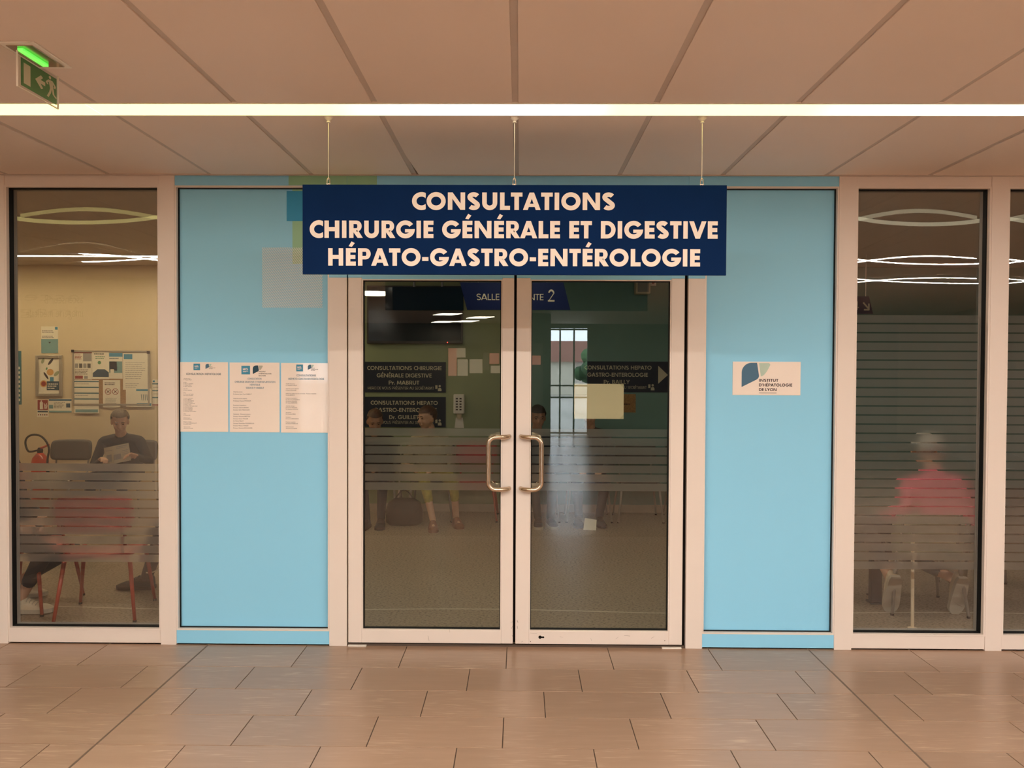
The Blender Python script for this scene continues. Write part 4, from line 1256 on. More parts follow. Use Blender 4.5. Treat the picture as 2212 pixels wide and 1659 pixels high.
for k in range(4): mb.poly_xz(stroke([(a + (b - a) * k / 3.5, d), (a + (b - a) * (k / 3.5 + .08), c)], .006), PYB - .0072)
mb.build('sketch', 'teal_ink', t)
t, r = sheet('info_sheet', 'narrow info sheet half hidden by the frame, right of the pinboard', 'notice', (329, 820), (352, 877))
for k in range(3): patch(t, r, 0, 1, .82 - .26 * k, .86 - .26 * k, 'teal_ink', 'bar')
patch(t, r, .05, .25, .90, .97, 'logoblue', 'logo'); patch(t, r, 0, 1, .02, .06, 'red_ink', 'foot_bar')
textlines(t, r, .1, .70, 2, .25, .8, .015)

# ---- door plates on the green and teal walls
def person_icon(mb, x, z, s, y):
    mb.poly_xz([disc(x + .68 * s, z + .78 * s, .18 * s)], y)
    mb.poly_xz([[(x + .40 * s, z), (x + .96 * s, z), (x + .96 * s, z + .28 * s), (x + .84 * s, z + .5 * s), (x + .52 * s, z + .5 * s), (x + .40 * s, z + .28 * s)]], y)
    mb.poly_xz(bar(x, z + .35 * s, x + .34 * s, z + .92 * s), y)
def plate(label, c0, c1, lines_, icon, arrow=None):
    x0, x1, z0, z1 = rect_from(c0, c1)
    t = thing('wall_plate', label, 'sign', ((x0 + x1) / 2, WY, z0))
    MB().box(x0, x1, WY - .008, WY, z0, z1).build('board', 'darkplate', t)
    mb = MB()
    for s, cx, by, hpx, wpx, wt in lines_:
        p, q = wp(cx - wpx / 2, by), wp(cx + wpx / 2, by)
        mb.poly_xz(text_polys(s, hpx * .00536, wt, (p.x + q.x) / 2, p.z, q.x - p.x), WY - .009)
    if arrow:
        a, b, c = [wp(*p) for p in arrow]
        mb.poly_xz([[(a.x, a.z), (c.x, c.z), (b.x, b.z)]], WY - .009)
    mb.build('lettering', 'plate_text', t)
    mb = MB()
    p = wp(*icon)
    person_icon(mb, p.x, p.z, .075, WY - .009)
    mb.build('icon', 'plate_text', t)
plate('dark wall plate reading CONSULTATIONS CHIRURGIE, upper one behind the left door leaf', (788, 781.5), (963, 848),
      [('CONSULTATIONS CHIRURGIE', 874, 799, 8.6, 161, .2), ('GÉNÉRALE DIGESTIVE', 873.5, 815, 8.6, 119, .2), ('Pr. MABRUT', 873, 830.5, 8.4, 66, .2), ('MERCI DE VOUS PRÉSENTER AU SECRÉTARIAT', 866, 841, 6, 143, .12)], (940.5, 845))
plate('dark wall plate reading CONSULTATIONS HEPATO, lower one behind the left door leaf', (788, 857), (963, 923),
      [('CONSULTATIONS HEPATO', 873.5, 874, 8.6, 145, .2), ('GASTRO-ENTEROLOGIE', 876, 889.5, 8.6, 136, .2), ('Dr. GUILLET', 873, 905, 8.4, 64, .2), ('MERCI DE VOUS PRÉSENTER AU SECRÉTARIAT', 866, 915, 6, 143, .12)], (940.5, 919))
plate('dark wall plate with an arrow pointing right behind the right door leaf', (1243, 780.5), (1446, 847.5),
      [('CONSULTATIONS HEPATO', 1335, 798, 8.6, 145, .2), ('GASTRO-ENTEROLOGIE', 1334, 813.5, 8.6, 131, .2), ('Pr. BAILLY', 1332, 829, 8.4, 56, .2), ('MERCI DE VOUS PRÉSENTER AU SECRÉTARIAT', 1325, 839.5, 6, 143, .12)], (1400, 843), ((1421.5, 790), (1442.5, 810), (1421.5, 829)))

# ---- screens, hanging signs
x0, x1, z0, z1 = rect_from((794.5, 618), (1000, 743))
tv = thing('wall_screen', 'wide dark wall screen behind the left door leaf', 'screen', ((x0 + x1) / 2, WY, z0))
MB().box(x0, x1, WY - .06, WY, z0, z1, bev=.004).build('frame', 'tvframe', tv)
MB().box(x0 + .02, x1 - .02, WY - .062, WY - .058, z0 + .03, z1 - .02).build('panel', 'tvblack', tv)
p = wp(966.5, 742, WY - .065)
MB().ball((p.x, p.y, p.z + .012), .006, 8, 6).build('standby_light', 'red_dot', tv)
YS = 2.55
x0, x1, z0, z1 = rect_from((847, 619), (1001, 671), YS)
bs = thing('hanging_screen', 'black hanging display panel beside the SALLE sign', 'screen', ((x0 + x1) / 2, YS, z0))
MB().box(x0, x1, YS, YS + .07, z0, z1, bev=.004).build('casing', 'tvblack', bs)
for x in (x0 + .2, x1 - .2):
    MB().tube([(x, YS + .035, z1 - .005), (x, YS + .035, RC)], .012, 8).build('hanger', 'tvframe', bs)
YS2 = 2.2
ss = [onY(*p, YS2) for p in ((993.5, 610), (1217, 610), (1232, 669.5), (1009, 669.5))]
sg = thing('hanging_sign', 'slanted blue hanging sign reading SALLE D ATTENTE 2 behind the doors', 'sign', ((ss[0].x + ss[2].x) / 2, YS2, ss[2].z))
bo = MB().prism_xz([(p.x, p.z) for p in ss][::-1], YS2, YS2 + .012).build('board', 'signblue', sg)
mb = MB()
p, q = onY(1029.5, 648, YS2), onY(1174.5, 648, YS2)
mb.poly_xz(text_polys("SALLE D'ATTENTE", 13.3 * .0041, .13, (p.x + q.x) / 2, p.z, q.x - p.x), YS2 - .001)
p = onY(1191.5, 651.5, YS2)
mb.poly_xz(text_polys('2', 25.5 * .0041, .15, p.x, p.z, 15.5 * .0041), YS2 - .001)
mb.build('lettering', 'plate_text', bo)
for px in (1033, 1181):
    p = onY(px, 612, YS2)
    MB().tube([(p.x, YS2 + .006, p.z - .015), (p.x, YS2 + .006, RC)], .004, 6).build('hanger', 'wire', sg)
YS3 = 3.3
ss = [onY(*p, YS3) for p in ((1822, 640), (1877, 640), (1886, 678), (1830, 678))]
sg = thing('hanging_sign', 'slanted dark sign with a 4 and an arrow, behind the right window', 'sign', ((ss[0].x + ss[2].x) / 2, YS3, ss[2].z))
bo = MB().prism_xz([(p.x, p.z) for p in ss][::-1], YS3, YS3 + .012).build('board', 'signblue', sg)
mb = MB()
p = onY(1850, 669.5, YS3)
mb.poly_xz(text_polys('4', .088, .16, p.x, p.z, .055), YS3 - .001)
p = onY(1871, 662, YS3)
mb.poly_xz(stroke([(p.x - .03, p.z + .04), (p.x + .022, p.z - .02)], .016) + stroke([(p.x - .022, p.z - .033), (p.x + .033, p.z - .033)], .016) + stroke([(p.x + .027, p.z - .035), (p.x + .027, p.z + .03)], .016), YS3 - .001)
mb.build('lettering', 'plate_text', bo)
for k in (0, 1):
    x = ss[k].x + (.03 if k == 0 else -.03)
    MB().tube([(x, YS3 + .006, ss[0].z), (x, YS3 + .006, RC)], .004, 6).build('hanger', 'wire', sg)

# ---- gel dispenser, loudspeaker box, alarm, cardboard sheet
x0, x1, z0, z1 = rect_from((981, 851), (1004, 893))
cx = (x0 + x1) / 2
dz = thing('gel_dispenser', 'pale hand-gel dispenser on the green wall beside the plates', 'dispenser', (cx, WY, wp(990, 925).z))
MB().box(x0, x1, WY - .10, WY, z0, z1, bev=.012).build('housing', 'white', dz)
for u in (.32, .66):
    mb = MB()
    for k in range(5):
        zc = z0 + (z1 - z0) * (.18 + .14 * k)
        mb.poly_xz(bar(x0 + (x1 - x0) * u - .012, zc, x0 + (x1 - x0) * u + .012, zc + .016), WY - .101)
    mb.build('label_print', 'ink', dz)
MB().lathe([(.02, -.06), (.03, -.03), (.03, 0)], (cx, WY - .05, z0), 14).build('nozzle', 'cream_metal', dz)
p = wp(990, 924)
MB().prism_xz([(cx - .055, p.z), (cx + .055, p.z), (cx + .04, p.z + .12), (cx - .04, p.z + .12)], WY - .02, WY - .002).build('drip_plate', 'white', dz)
x0, x1, z0, z1 = rect_from((1370, 595), (1401, 637))
sp = thing('wall_speaker', 'beige box loudspeaker high on the teal wall behind the right leaf', 'speaker', ((x0 + x1) / 2, WY, z0))
MB().box(x0, x1, WY - .14, WY, z0, z1, bev=.01).build('casing', 'cream_metal', sp)
MB().box(x0 + .02, x1 - .02, WY - .144, WY - .138, z0 + .02, z1 - .02).build('grille', 'grey_metal', sp)
x0, x1, z0, z1 = rect_from((1403, 604), (1416, 618))
al = thing('alarm_box', 'small white alarm box with a red spot beside the loudspeaker', 'alarm', ((x0 + x1) / 2, WY, z0))
MB().box(x0, x1, WY - .04, WY, z0, z1, bev=.004).build('casing', 'white', al)
MB().poly_xz([disc((x0 + x1) / 2, (z0 + z1) / 2, .018)], WY - .041).build('red_spot', 'red_ink', al)
t, r = sheet('wall_notice', 'brown sheet on the teal wall just right of the taped paper', 'notice', (1340, 851), (1373, 891), key='cork')
textlines(t, r, .15, .42, 1, .1, .5, .06)

# ================================================================== FIRE EXTINGUISHER
p = onY(82, 996, 4.18)
fx, fy = p.x, 4.22
ext = thing('fire_extinguisher', 'red fire extinguisher with a looped black hose against the beige wall', 'extinguisher', (fx, fy, 0.0))
MB().lathe([(.085, 0.0), (.092, .02), (.092, .56), (.08, .62), (.045, .665), (.03, .68)], (fx, fy, 0), 22).build('cylinder', 'red_ext', ext, smooth=True)
vz = .68
MB().lathe([(.028, 0), (.032, .03), (.02, .06)], (fx, fy, vz), 12).build('valve', 'ink', ext)
MB().tube([(fx + .01, fy, vz + .055), (fx + .07, fy - .02, vz + .075), (fx + .13, fy - .03, vz + .10)], [.014, .012, .009], 8).build('lever', 'red_ext', ext)
hz = []
A, B, C_ = onY(72, 984, 4.12), onY(80, 939, 4.12), onY(105, 972, 4.12)
ctrl = [(fx - .02, fy - .03, vz + .03), (onY(62, 975, 4.1)), (onY(55, 958, 4.1)), (onY(59, 945, 4.1)), (onY(72, 939, 4.1)), (onY(88, 942, 4.1)), (onY(100, 954, 4.1)), (onY(106, 970, 4.1)), (onY(103, 990, 4.1)), (onY(102, 1010, 4.12))]
ctrl = [Vector(c) for c in ctrl]
for i in range(len(ctrl) - 1):
    p0, p1, p2, p3 = ctrl[max(i - 1, 0)], ctrl[i], ctrl[i + 1], ctrl[min(i + 2, len(ctrl) - 1)]
    for k in range(5):
        u = k / 5
        hz.append(.5 * ((2 * p1) + (-p0 + p2) * u + (2 * p0 - 5 * p1 + 4 * p2 - p3) * u * u + (-p0 + 3 * p1 - 3 * p2 + p3) * u ** 3))
hz.append(ctrl[-1])
MB().tube(hz, .0115, 8).build('hose', 'hose', ext, smooth=True)
MB().tube([ctrl[-1], ctrl[-1] + Vector((0, .02, -.12))], [.014, .018], 8).build('nozzle', 'ink', ext)
MB().box(fx - .02, fx + .02, fy + .085, BACK, .45, .50).build('bracket', 'ink', ext)

# ================================================================== CHAIRS
def chair(label, x, y, ang, shell, legs, group=None, back=(.60, .835)):
    """moulded shell chair on four splayed legs; local +y is the way it faces"""
    t = thing('chair', label, 'chair', (x, y, 0), ang, group)
    # seat: dished slab
    nx, ny = 8, 8
    def slab(fn, th, name):
        vs, fs = [], []
        for s_ in (0, 1):
            for j in range(ny + 1):
                for i in range(nx + 1):
                    p, n = fn(-1 + 2 * i / nx, -1 + 2 * j / ny)
                    vs.append(Vector(p) + Vector(n) * (th if s_ else 0))
        N_ = (nx + 1) * (ny + 1)
        for j in range(ny):
            for i in range(nx):
                k = j * (nx + 1) + i
                fs.append((k, k + nx + 1, k + nx + 2, k + 1))
                fs.append((k + N_, k + 1 + N_, k + nx + 2 + N_, k + nx + 1 + N_))
        rim = [i for i in range(nx + 1)] + [j * (nx + 1) + nx for j in range(1, ny + 1)] + [ny * (nx + 1) + i for i in range(nx - 1, -1, -1)] + [j * (nx + 1) for j in range(ny - 1, 0, -1)]
        for i in range(len(rim)):
            a, b = rim[i], rim[(i + 1) % len(rim)]
            fs.append((a, b, b + N_, a + N_))
        return MB().add(vs, fs).build(name, shell, t, smooth=True, local=True)
    def rnd(u, v, k=4.0):      # squircle mapping for rounded corners
        f = 1 - 0.10 * (abs(u) ** k) * (abs(v) ** k)
        return u * f, v * f
    def seat_fn(u, v):
        a, b = rnd(u, v)
        return (a * .225, b * .215, .445 - .018 * (1 - a * a) * (1 - b * b) - .03 * max(0, b) ** 3), (0, 0, -1)
    def back_fn(u, v):
        a, b = rnd(u, v)
        z = back[0] + (b + 1) / 2 * (back[1] - back[0])
        return (a * .235, -.215 - .055 * (z - .45) / .38 + .05 * a * a, z), (0, -1, 0)
    slab(seat_fn, .014, 'seat')
    slab(back_fn, .014, 'backrest')
    for sx in (-1, 1):
        MB().tube([(sx * .17, -.16, .435), (sx * .18, -.215, .47), (sx * .185, -.235, .60), (sx * .185, -.252, .70)], .010, 8).build('back_post', legs, t, smooth=True, local=True)
        for sy, fy_ in ((-1, -.245), (1, .235)):
            lg = MB().tube([(sx * .195, sy * .175, .432), (sx * .245, fy_, .012)], [.0145, .0105], 10).build('leg', legs, t, smooth=True, local=True)
            MB().lathe([(.012, 0), (.012, .014)], (sx * .245, fy_, 0), 8).build('foot_cap', 'ink', lg, local=True)
    return t
chair('empty red chair with its back to the left window', -2.80, 0.60, math.radians(11), 'red_shell', 'red_metal')

# ================================================================== PEOPLE
def two_bone(a, c, l1, l2, pole):
    d = c - a
    D = min(d.length, (l1 + l2) * 0.999)
    u = d.normalized()
    x = (l1 * l1 - l2 * l2 + D * D) / (2 * D)
    h = math.sqrt(max(l1 * l1 - x * x, 0))
    p = (pole - u * pole.dot(u)).normalized()
    return a + u * x + p * h, a + u * D

def cap_mesh(mb, a, b, ra, rb):
    mb.tube([a, b], [ra, rb], 12)
    mb.ball(a, ra, 12, 8)
    mb.ball(b, rb, 12, 8)

def shoe(parent, ankle, toe_dir, upper, sole, length=.27, pitch=0.0, sandal=False):
    """trainer-like shoe: lofted upper on its own sole; heel under the ankle, pitch lifts the heel"""
    d = Vector((toe_dir[0], toe_dir[1], 0)).normalized()
    z = Vector((0, 0, 1))
    if pitch:
        rot = Matrix.Rotation(pitch, 3, z.cross(d))
        d, z = rot @ d, rot @ z
    s = z.cross(d)
    org = Vector(ankle) - z * .085 - d * .055
    def sect(u):
        w = .036 + .014 * math.sin(min(u * 1.25, 1) * math.pi * .5)
        if u > .76: w *= math.sqrt(max(0, 1 - .86 * ((u - .76) / .24) ** 2))
        if u < .08: w *= .72 + .28 * u / .08
        h = .098 if u < .36 else .098 - .044 * min(1, (u - .36) / .34) - .024 * max(0, u - .78) / .22
        return w, h
    vs, fs, n, K = [], [], 20, 11
    for i in range(n + 1):
        u = i / n
        w, h = sect(u)
        for k in range(K):
            a = math.pi * k / (K - 1)
            vs.append(org + d * (u * length) + s * (w * math.cos(a)) + z * (.022 + (h - .022) * math.sin(a) ** .8))
    for i in range(n):
        for k in range(K - 1):
            a = i * K + k
            fs.append((a, a + 1, a + K + 1, a + K))
    fs.append(list(range(K))[::-1]); fs.append([n * K + k for k in range(K)])
    sh = MB().add(vs, fs).build('sandal' if sandal else 'shoe', upper, parent, smooth=True, local=True)
    if not sandal:
        lc = MB()
        for q in range(4):
            u = .42 + .075 * q
            w, h = sect(u)
            pts = []
            for k in range(7):
                a = math.pi * (.24 + .52 * k / 6)
                pts.append(org + d * (u * length) + s * (w * 1.02 * math.cos(a)) + z * (.025 + (h - .021) * math.sin(a) ** .8))
            lc.tube(pts, .0032, 6)
        lc.build('laces', 'white_sole' if upper != 'black_shoe' else 'ink', sh, local=True)
    vs, fs = [], []
    for zz in (0.0, .026):
        ring = []
        for i in range(n + 1):
            u = i / n; w, h = sect(u); ring.append((u, w + .004))
        pts = [(u, w) for u, w in ring] + [(u, -w) for u, w in ring[::-1]]
        vs += [org + d * (u * (length + .012) - .006) + s * w + z * zz for u, w in pts]
    m = len(vs) // 2
    fs = [list(range(m))[::-1], list(range(m, 2 * m))] + [(i, (i + 1) % m, (i + 1) % m + m, i + m) for i in range(m)]
    MB().add(vs, fs).build('sole', sole, sh, local=True)
    return sh

def person(label, hip, ang, lean, head_pitch, head_yaw, feet, hands, cols, hair, voxel=.011, torso=.46, seat=.45, shoe_cols=('ink', 'ink'), foot_dirs=None, pitches=(0, 0), trouser_end=0.0, sleeve_end=1.0, sandal=False, bald=0.0, hand_dirs=None):
    """a seated figure: one continuous body skin, with hair, shoes and eyes as parts; local +y is the way it faces"""
    t = thing('person', label, 'person', (hip[0], hip[1], 0), ang)
    inv = Matrix.Rotation(-ang, 3, 'Z')
    def loc(w):
        return inv @ (Vector(w) - Vector((hip[0], hip[1], 0)))
    P = Vector((0, 0, seat + .095))
    up = Vector((0, math.sin(lean), math.cos(lean)))
    S = P + up * torso
    n2 = lean * .9 + head_pitch * .35
    N_ = S + Vector((0, math.sin(n2), math.cos(n2))) * .10
    HR = Matrix.Rotation(head_yaw, 3, 'Z') @ Matrix.Rotation(-head_pitch, 3, 'X')
    HC_ = N_ + Vector((0, math.sin(n2), math.cos(n2))) * .035 + HR @ Vector((0, .022, .10))
    prims = []           # (a, b, ra, rb, tag)
    def cap(a, b, ra, rb, tg): prims.append((Vector(a), Vector(b), ra, rb, tg))
    for sx in (-1, 1):
        o = Vector((sx * .075, 0, 0))
        cap(P + o * .95, P + up * torso * .55 + o * .9, .118, .112, 'top')
        cap(P + up * torso * .5 + o, S + o * .9 - up * .07, .112, .10, 'top')
        cap(P + Vector((sx * .085, -.01, -.015)), P + Vector((sx * .085, .03, -.01)), .115, .11, 'bottom')
        cap(S + Vector((sx * .02, 0, .0)), S + Vector((sx * .165, 0, -.025)), .07, .062, 'top')
    cap(S - up * .02, N_ + (N_ - S) * .35, .062, .054, 'skin')
    cap(S - up * .03, S + up * .045, .082, .066, 'top')
    # legs
    ankles = []
    for i, sx in enumerate((-1, 1)):
        h = P + Vector((sx * .095, .02, -.02))
        a = loc(feet[i])
        k, a = two_bone(h, a, .43, .42, Vector((sx * .12, .6, 1)))
        cap(h, k, .088, .062, 'bottom')
        m = k.lerp(a, 1 - trouser_end) if trouser_end else a
        cap(k, m, .060, .047 if trouser_end else .043, 'bottom')
        if trouser_end:
            cap(m, a, .040, .034, 'skin')
        ankles.append(a)
        fd = inv @ Vector(foot_dirs[i]) if foot_dirs else Vector((sx * .15, 1, 0))
        if not pitches[i]:
            cap(a - Vector((0, 0, .02)), a - Vector((0, 0, .05)) + fd.normalized() * (.14 if sandal else .05), .032, .024, 'skin')
        else:
            cap(a, a - Vector((0, 0, .10)), .032, .022, 'skin')
    # arms and hands
    for i, sx in enumerate((-1, 1)):
        s = S + Vector((sx * .185, 0, -.035))
        w = loc(hands[i])
        e, w = two_bone(s, w, .285, .255, Vector((sx * .6, -.5, -.8)))
        cap(s, e, .056, .045, 'top')
        m = e.lerp(w, sleeve_end)
        cap(e, m, .044, .034, 'top')
        if sleeve_end < 1: cap(m, w, .033, .027, 'skin')
        f = (w - e).normalized()
        if hand_dirs:
            f = (inv @ Vector(hand_dirs[i])).normalized()
        side = Vector((-sx, .25, .1)); side = (side - f * side.dot(f)).normalized()     # thumb side
        nrm = f.cross(side).normalized()
        if nrm.z > 0: nrm = -nrm                                                        # palm faces down / inwards
        c0 = w + f * .03
        cap(w, w + f * .02, .026, .028, 'skin')
        for q in range(4):
            b0 = w + f * .018 + side * (.026 - .0175 * q)
            b1 = w + f * .085 + side * (.028 - .019 * q)
            cap(b0, b1, .0125, .0115, 'skin')
            L1 = (.042, .047, .044, .034)[q]
            k1 = b1 + (f * .8 + nrm * .55).normalized() * L1
            k2 = k1 + (f * .25 + nrm * .95).normalized() * L1 * .8
            cap(b1, k1, .0098, .009, 'skin'); cap(k1, k2, .009, .0078, 'skin')
        th0 = w + f * .028 + side * .028
        th1 = th0 + (side * .75 + f * .65 + nrm * .2).normalized() * .042
        th2 = th1 + (f * .9 + side * .15 + nrm * .35).normalized() * .033
        cap(th0, th1, .0125, .011, 'skin'); cap(th1, th2, .0108, .0088, 'skin')
    mb = MB()
    for a, b, ra, rb, tg in prims: cap_mesh(mb, a, b, ra, rb)
    # head: skull, face, jaw, nose, ears
    head = MB()
    head.ball((0, 0, .035), (.077, .097, .088), 20, 14)
    head.ball((0, .022, -.02), (.066, .078, .092), 18, 12)
    head.ball((0, .055, -.082), (.036, .034, .028), 12, 8)
    head.tube([(0, .092, .012), (0, .113, -.022)], [.010, .0155], 10); head.ball((0, .111, -.024), .0165, 10, 7)
    for sx in (-1, 1):
        head.ball((sx * .078, -.008, -.012), (.013, .022, .034), 10, 8)
        head.ball((sx * .030, .089, .026), (.024, .012, .009), 10, 7)
        head.ball((sx * .036, .072, -.028), (.026, .020, .024), 10, 7)
    head.tube([(-.022, .094, -.058), (.022, .094, -.058)], .0085, 8)
    hm = HR.to_4x4(); hm.translation = HC_
    head.xf(hm)
    mb.add(head.v, head.f)
    tmp = mb.build('tmp_body', 'ink')
    rm = tmp.modifiers.new('r', 'REMESH'); rm.mode = 'VOXEL'; rm.voxel_size = voxel
    sm = tmp.modifiers.new('s', 'SMOOTH'); sm.factor = .5; sm.iterations = 2
    dg = bpy.context.evaluated_depsgraph_get()
    me = bpy.data.meshes.new_from_object(tmp.evaluated_get(dg))
    bpy.data.objects.remove(tmp)
    me.name = 'body'
    me.materials.clear()
    keys = ['skin', 'top', 'bottom']
    for k in keys: me.materials.append(M[cols[k]])
    nf = len(me.polygons)
    cen = np.zeros(nf * 3); me.polygons.foreach_get('center', cen); cen = cen.reshape(-1, 3)
    best = np.full(nf, 1e9); idx = np.zeros(nf, dtype=np.int32)
    for a, b, ra, rb, tg in prims:
        A, B = np.array(a), np.array(b)
        AB = B - A
        tt = np.clip(((cen - A) @ AB) / max(AB @ AB, 1e-9), 0, 1)
        dist = np.linalg.norm(cen - (A + tt[:, None] * AB), axis=1) - (ra + (rb - ra) * tt)
        mk = dist < best
        best[mk] = dist[mk]; idx[mk] = keys.index(tg)
    hd = np.linalg.norm((cen - np.array(HC_)) / np.array([.1, .12, .14]), axis=1)
    idx[hd < 1.0] = 0
    me.polygons.foreach_set('material_index', idx.tolist())
    me.polygons.foreach_set('use_smooth', [True] * nf)
    body = bpy.data.objects.new('body', me)
    COL.objects.link(body); body.parent = t; LOC[body.name] = LOC[t.name]
    # hair: a cap that leaves the face free
    hb = MB()
    hv = hair.get('vol', 1.0)
    hb.ball((0, -.008, .040), (.086 * hv, .106 * hv, .094 * hv), 26, 20)
    keep = []
    for fc in hb.f:
        c = sum((Vector(hb.v[i]) for i in fc), Vector()) / len(fc)
        front = c.y > .045 - max(0, .095 - c.z) * .75
        nape = c.z < hair.get('nape', -.035)
        if nape or (front and c.z < hair.get('line', .085)): continue
        if bald and c.z > .09 and c.y > -.02: continue
        keep.append(fc)
    rnd = random.Random(len(label))
    hb.f, hb.mi = keep, [0] * len(keep)
    hb.v = [tuple(Vector(v) * (1 + .05 * (rnd.random() - .3))) for v in hb.v]
    if hair.get('long'):
        hb.ball((0, -.075, -.05), (.075, .045, .09), 14, 10)
    hb.xf(hm).build('hair', hair['key'], t, smooth=True, local=True)
    for sx in (-1, 1):
        e_ = MB().ball((sx * .031, .089, .010), (.012, .006, .0055), 10, 6).ball((sx * .031, .0945, .010), (.005, .0025, .005), 8, 5)
        e_.xf(hm).build('eye', 'eye_dark', t, smooth=True, local=True)
        MB().tube([hm @ Vector((sx * .014, .100, .031)), hm @ Vector((sx * .034, .0985, .036)), hm @ Vector((sx * .050, .087, .029))], [.004, .005, .003], 6).build('eyebrow', hair['key'], t, local=True)
    for i in (0, 1):
        fd = inv @ Vector(foot_dirs[i]) if foot_dirs else Vector(((-1, 1)[i] * .15, 1, 0))
        shoe(t, ankles[i], fd, shoe_cols[0], shoe_cols[1], pitch=pitches[i], sandal=sandal)
    return t

M['skin'] = mat('skin', (0.62, 0.36, 0.24), 0.55, var=0.05, scale=20)
M['skin_dark'] = mat('tanned_skin', (0.42, 0.22, 0.14), 0.55, var=0.05, scale=20)
M['eye_dark'] = mat('dark_eyes', (0.03, 0.02, 0.015), 0.2)
M['hair_grey'] = mat('grey_blond_hair', (0.12, 0.085, 0.048), 0.6, var=0.3, scale=60, stretch=(1, 1, .2))
M['hair_brown'] = mat('brown_hair', (0.085, 0.035, 0.018), 0.55, var=0.3, scale=60)
M['hair_dark'] = mat('dark_hair', (0.018, 0.012, 0.010), 0.5, var=0.3, scale=60)
M['hair_white'] = mat('white_hair', (0.60, 0.57, 0.50), 0.6, var=0.2, scale=60)
M['jacket'] = mat('dark_jacket_cloth', (0.022, 0.020, 0.018), 0.8, var=0.2, scale=15, bump=.1, bscale=200)
M['navy_cloth'] = mat('navy_cloth', (0.02, 0.024, 0.035), 0.85, var=0.1)
M['teal_cloth'] = mat('dark_teal_cloth', (0.015, 0.03, 0.032), 0.85, var=0.1)
M['pink_cloth'] = mat('pink_knit', (0.90, 0.20, 0.27), 0.85, var=0.05)
M['yellow_cloth'] = mat('yellow_green_cloth', (0.36, 0.30, 0.06), 0.85, var=0.15, scale=30)
M['beige_cloth'] = mat('sand_cloth', (0.36, 0.30, 0.19), 0.85, var=0.05)
M['grey_cloth'] = mat('grey_cloth', (0.13, 0.12, 0.11), 0.85, var=0.1)
M['cream_shoe'] = mat('cream_leather', (0.66, 0.56, 0.40), 0.5, var=0.04)
M['white_sole'] = mat('pale_rubber', (0.50, 0.45, 0.36), 0.6)
M['black_shoe'] = mat('black_trainer_mesh', (0.012, 0.011, 0.012), 0.7, var=0.2, scale=80)
M['tan_sandal'] = mat('tan_sandal', (0.20, 0.08, 0.04), 0.5)
M['newsprint'] = mat('newsprint', (0.62, 0.54, 0.40), 0.8, var=0.05)
M['bag'] = mat('brown_bag_leather', (0.022, 0.016, 0.011), 0.6)

# --- man reading a newspaper in front of the pinboard
hm_ = onY(256, 914, 3.52)
HX, HYm = hm_.x - .13, 3.92
lh, rh = onY(219, 991, 3.36), onY(287, 986, 3.36)      # image left / right hand
person('man in a dark jacket reading a newspaper below the pinboard', (HX, HYm), math.pi + .26, math.radians(27), math.radians(22), math.radians(11),
       [(HX + .16, 3.42, .085), (HX - .16, 3.42, .085)], [(rh.x + .015, 3.42, rh.z - .01), (lh.x - .03, 3.42, lh.z - .02)],
       {'skin': 'skin', 'top': 'jacket', 'bottom': 'navy_cloth'}, {'key': 'hair_grey', 'line': .085, 'vol': 1.07}, voxel=.0065, torso=.385, foot_dirs=[(.1, -1, 0), (-.1, -1, 0)],
       hand_dirs=[(-.55, -.75, .35), (.65, -.7, .3)])
chair('grey chair under the man with the newspaper', HX, 3.96, math.pi, 'grey_shell', 'grey_metal')
p = onY(150, 957, 4.2)
chair('empty grey chair between the extinguisher and the man', p.x + .03, 3.97, math.pi, 'grey_shell', 'grey_metal')
# newspaper: two leaves folded at the middle
np_ = [onY(222.5, 968, 3.36), onY(276, 957, 3.36), onY(281, 995, 3.34), onY(224.5, 1006, 3.34)]
news = thing('newspaper', 'folded newspaper held in both hands by the man', 'newspaper', tuple((np_[2] + np_[3]) / 2))
vs, fs = [], []
nx, ny = 12, 6
for s_ in (0, 1):
    for j in range(ny + 1):
        for i in range(nx + 1):
            u, v = i / nx, j / ny
            p = (np_[0].lerp(np_[1], u)).lerp(np_[3].lerp(np_[2], u), v)
            vs.append(p + Vector((0, .035 * abs(u - .5) * 2 - .02 + .008 * math.sin(6 * u + 3 * v) + .002 * s_, 0)))
N1 = (nx + 1) * (ny + 1)
for j in range(ny):
    for i in range(nx):
        k = j * (nx + 1) + i
        fs.append((k, k + nx + 1, k + nx + 2, k + 1)); fs.append((k + N1, k + 1 + N1, k + nx + 2 + N1, k + nx + 1 + N1))
MB().add(vs, fs).build('leaf', 'newsprint', news, smooth=True)
mb = MB()
def npt(u, v):
    p = (np_[0].lerp(np_[1], u)).lerp(np_[3].lerp(np_[2], u), v)
    return p + Vector((0, .035 * abs(u - .5) * 2 - .0225 + .008 * math.sin(6 * u + 3 * v), 0))
for (u0, u1, v0, v1) in ((.55, .95, .08, .12), (.55, .9, .17, .20), (.1, .35, .45, .85), (.45, .7, .5, .8), (.75, .95, .35, .38), (.75, .93, .45, .47), (.75, .95, .55, .57), (.08, .4, .2, .23)):
    for q in range(3):
        a, b = u0 + (u1 - u0) * q / 3, u0 + (u1 - u0) * (q + 1) / 3
        mb.add([npt(a, v1), npt(b, v1), npt(b, v0), npt(a, v0)], [(0, 1, 2, 3)])
o = mb.build('print', 'grey', news); o['kind'] = 'stuff'

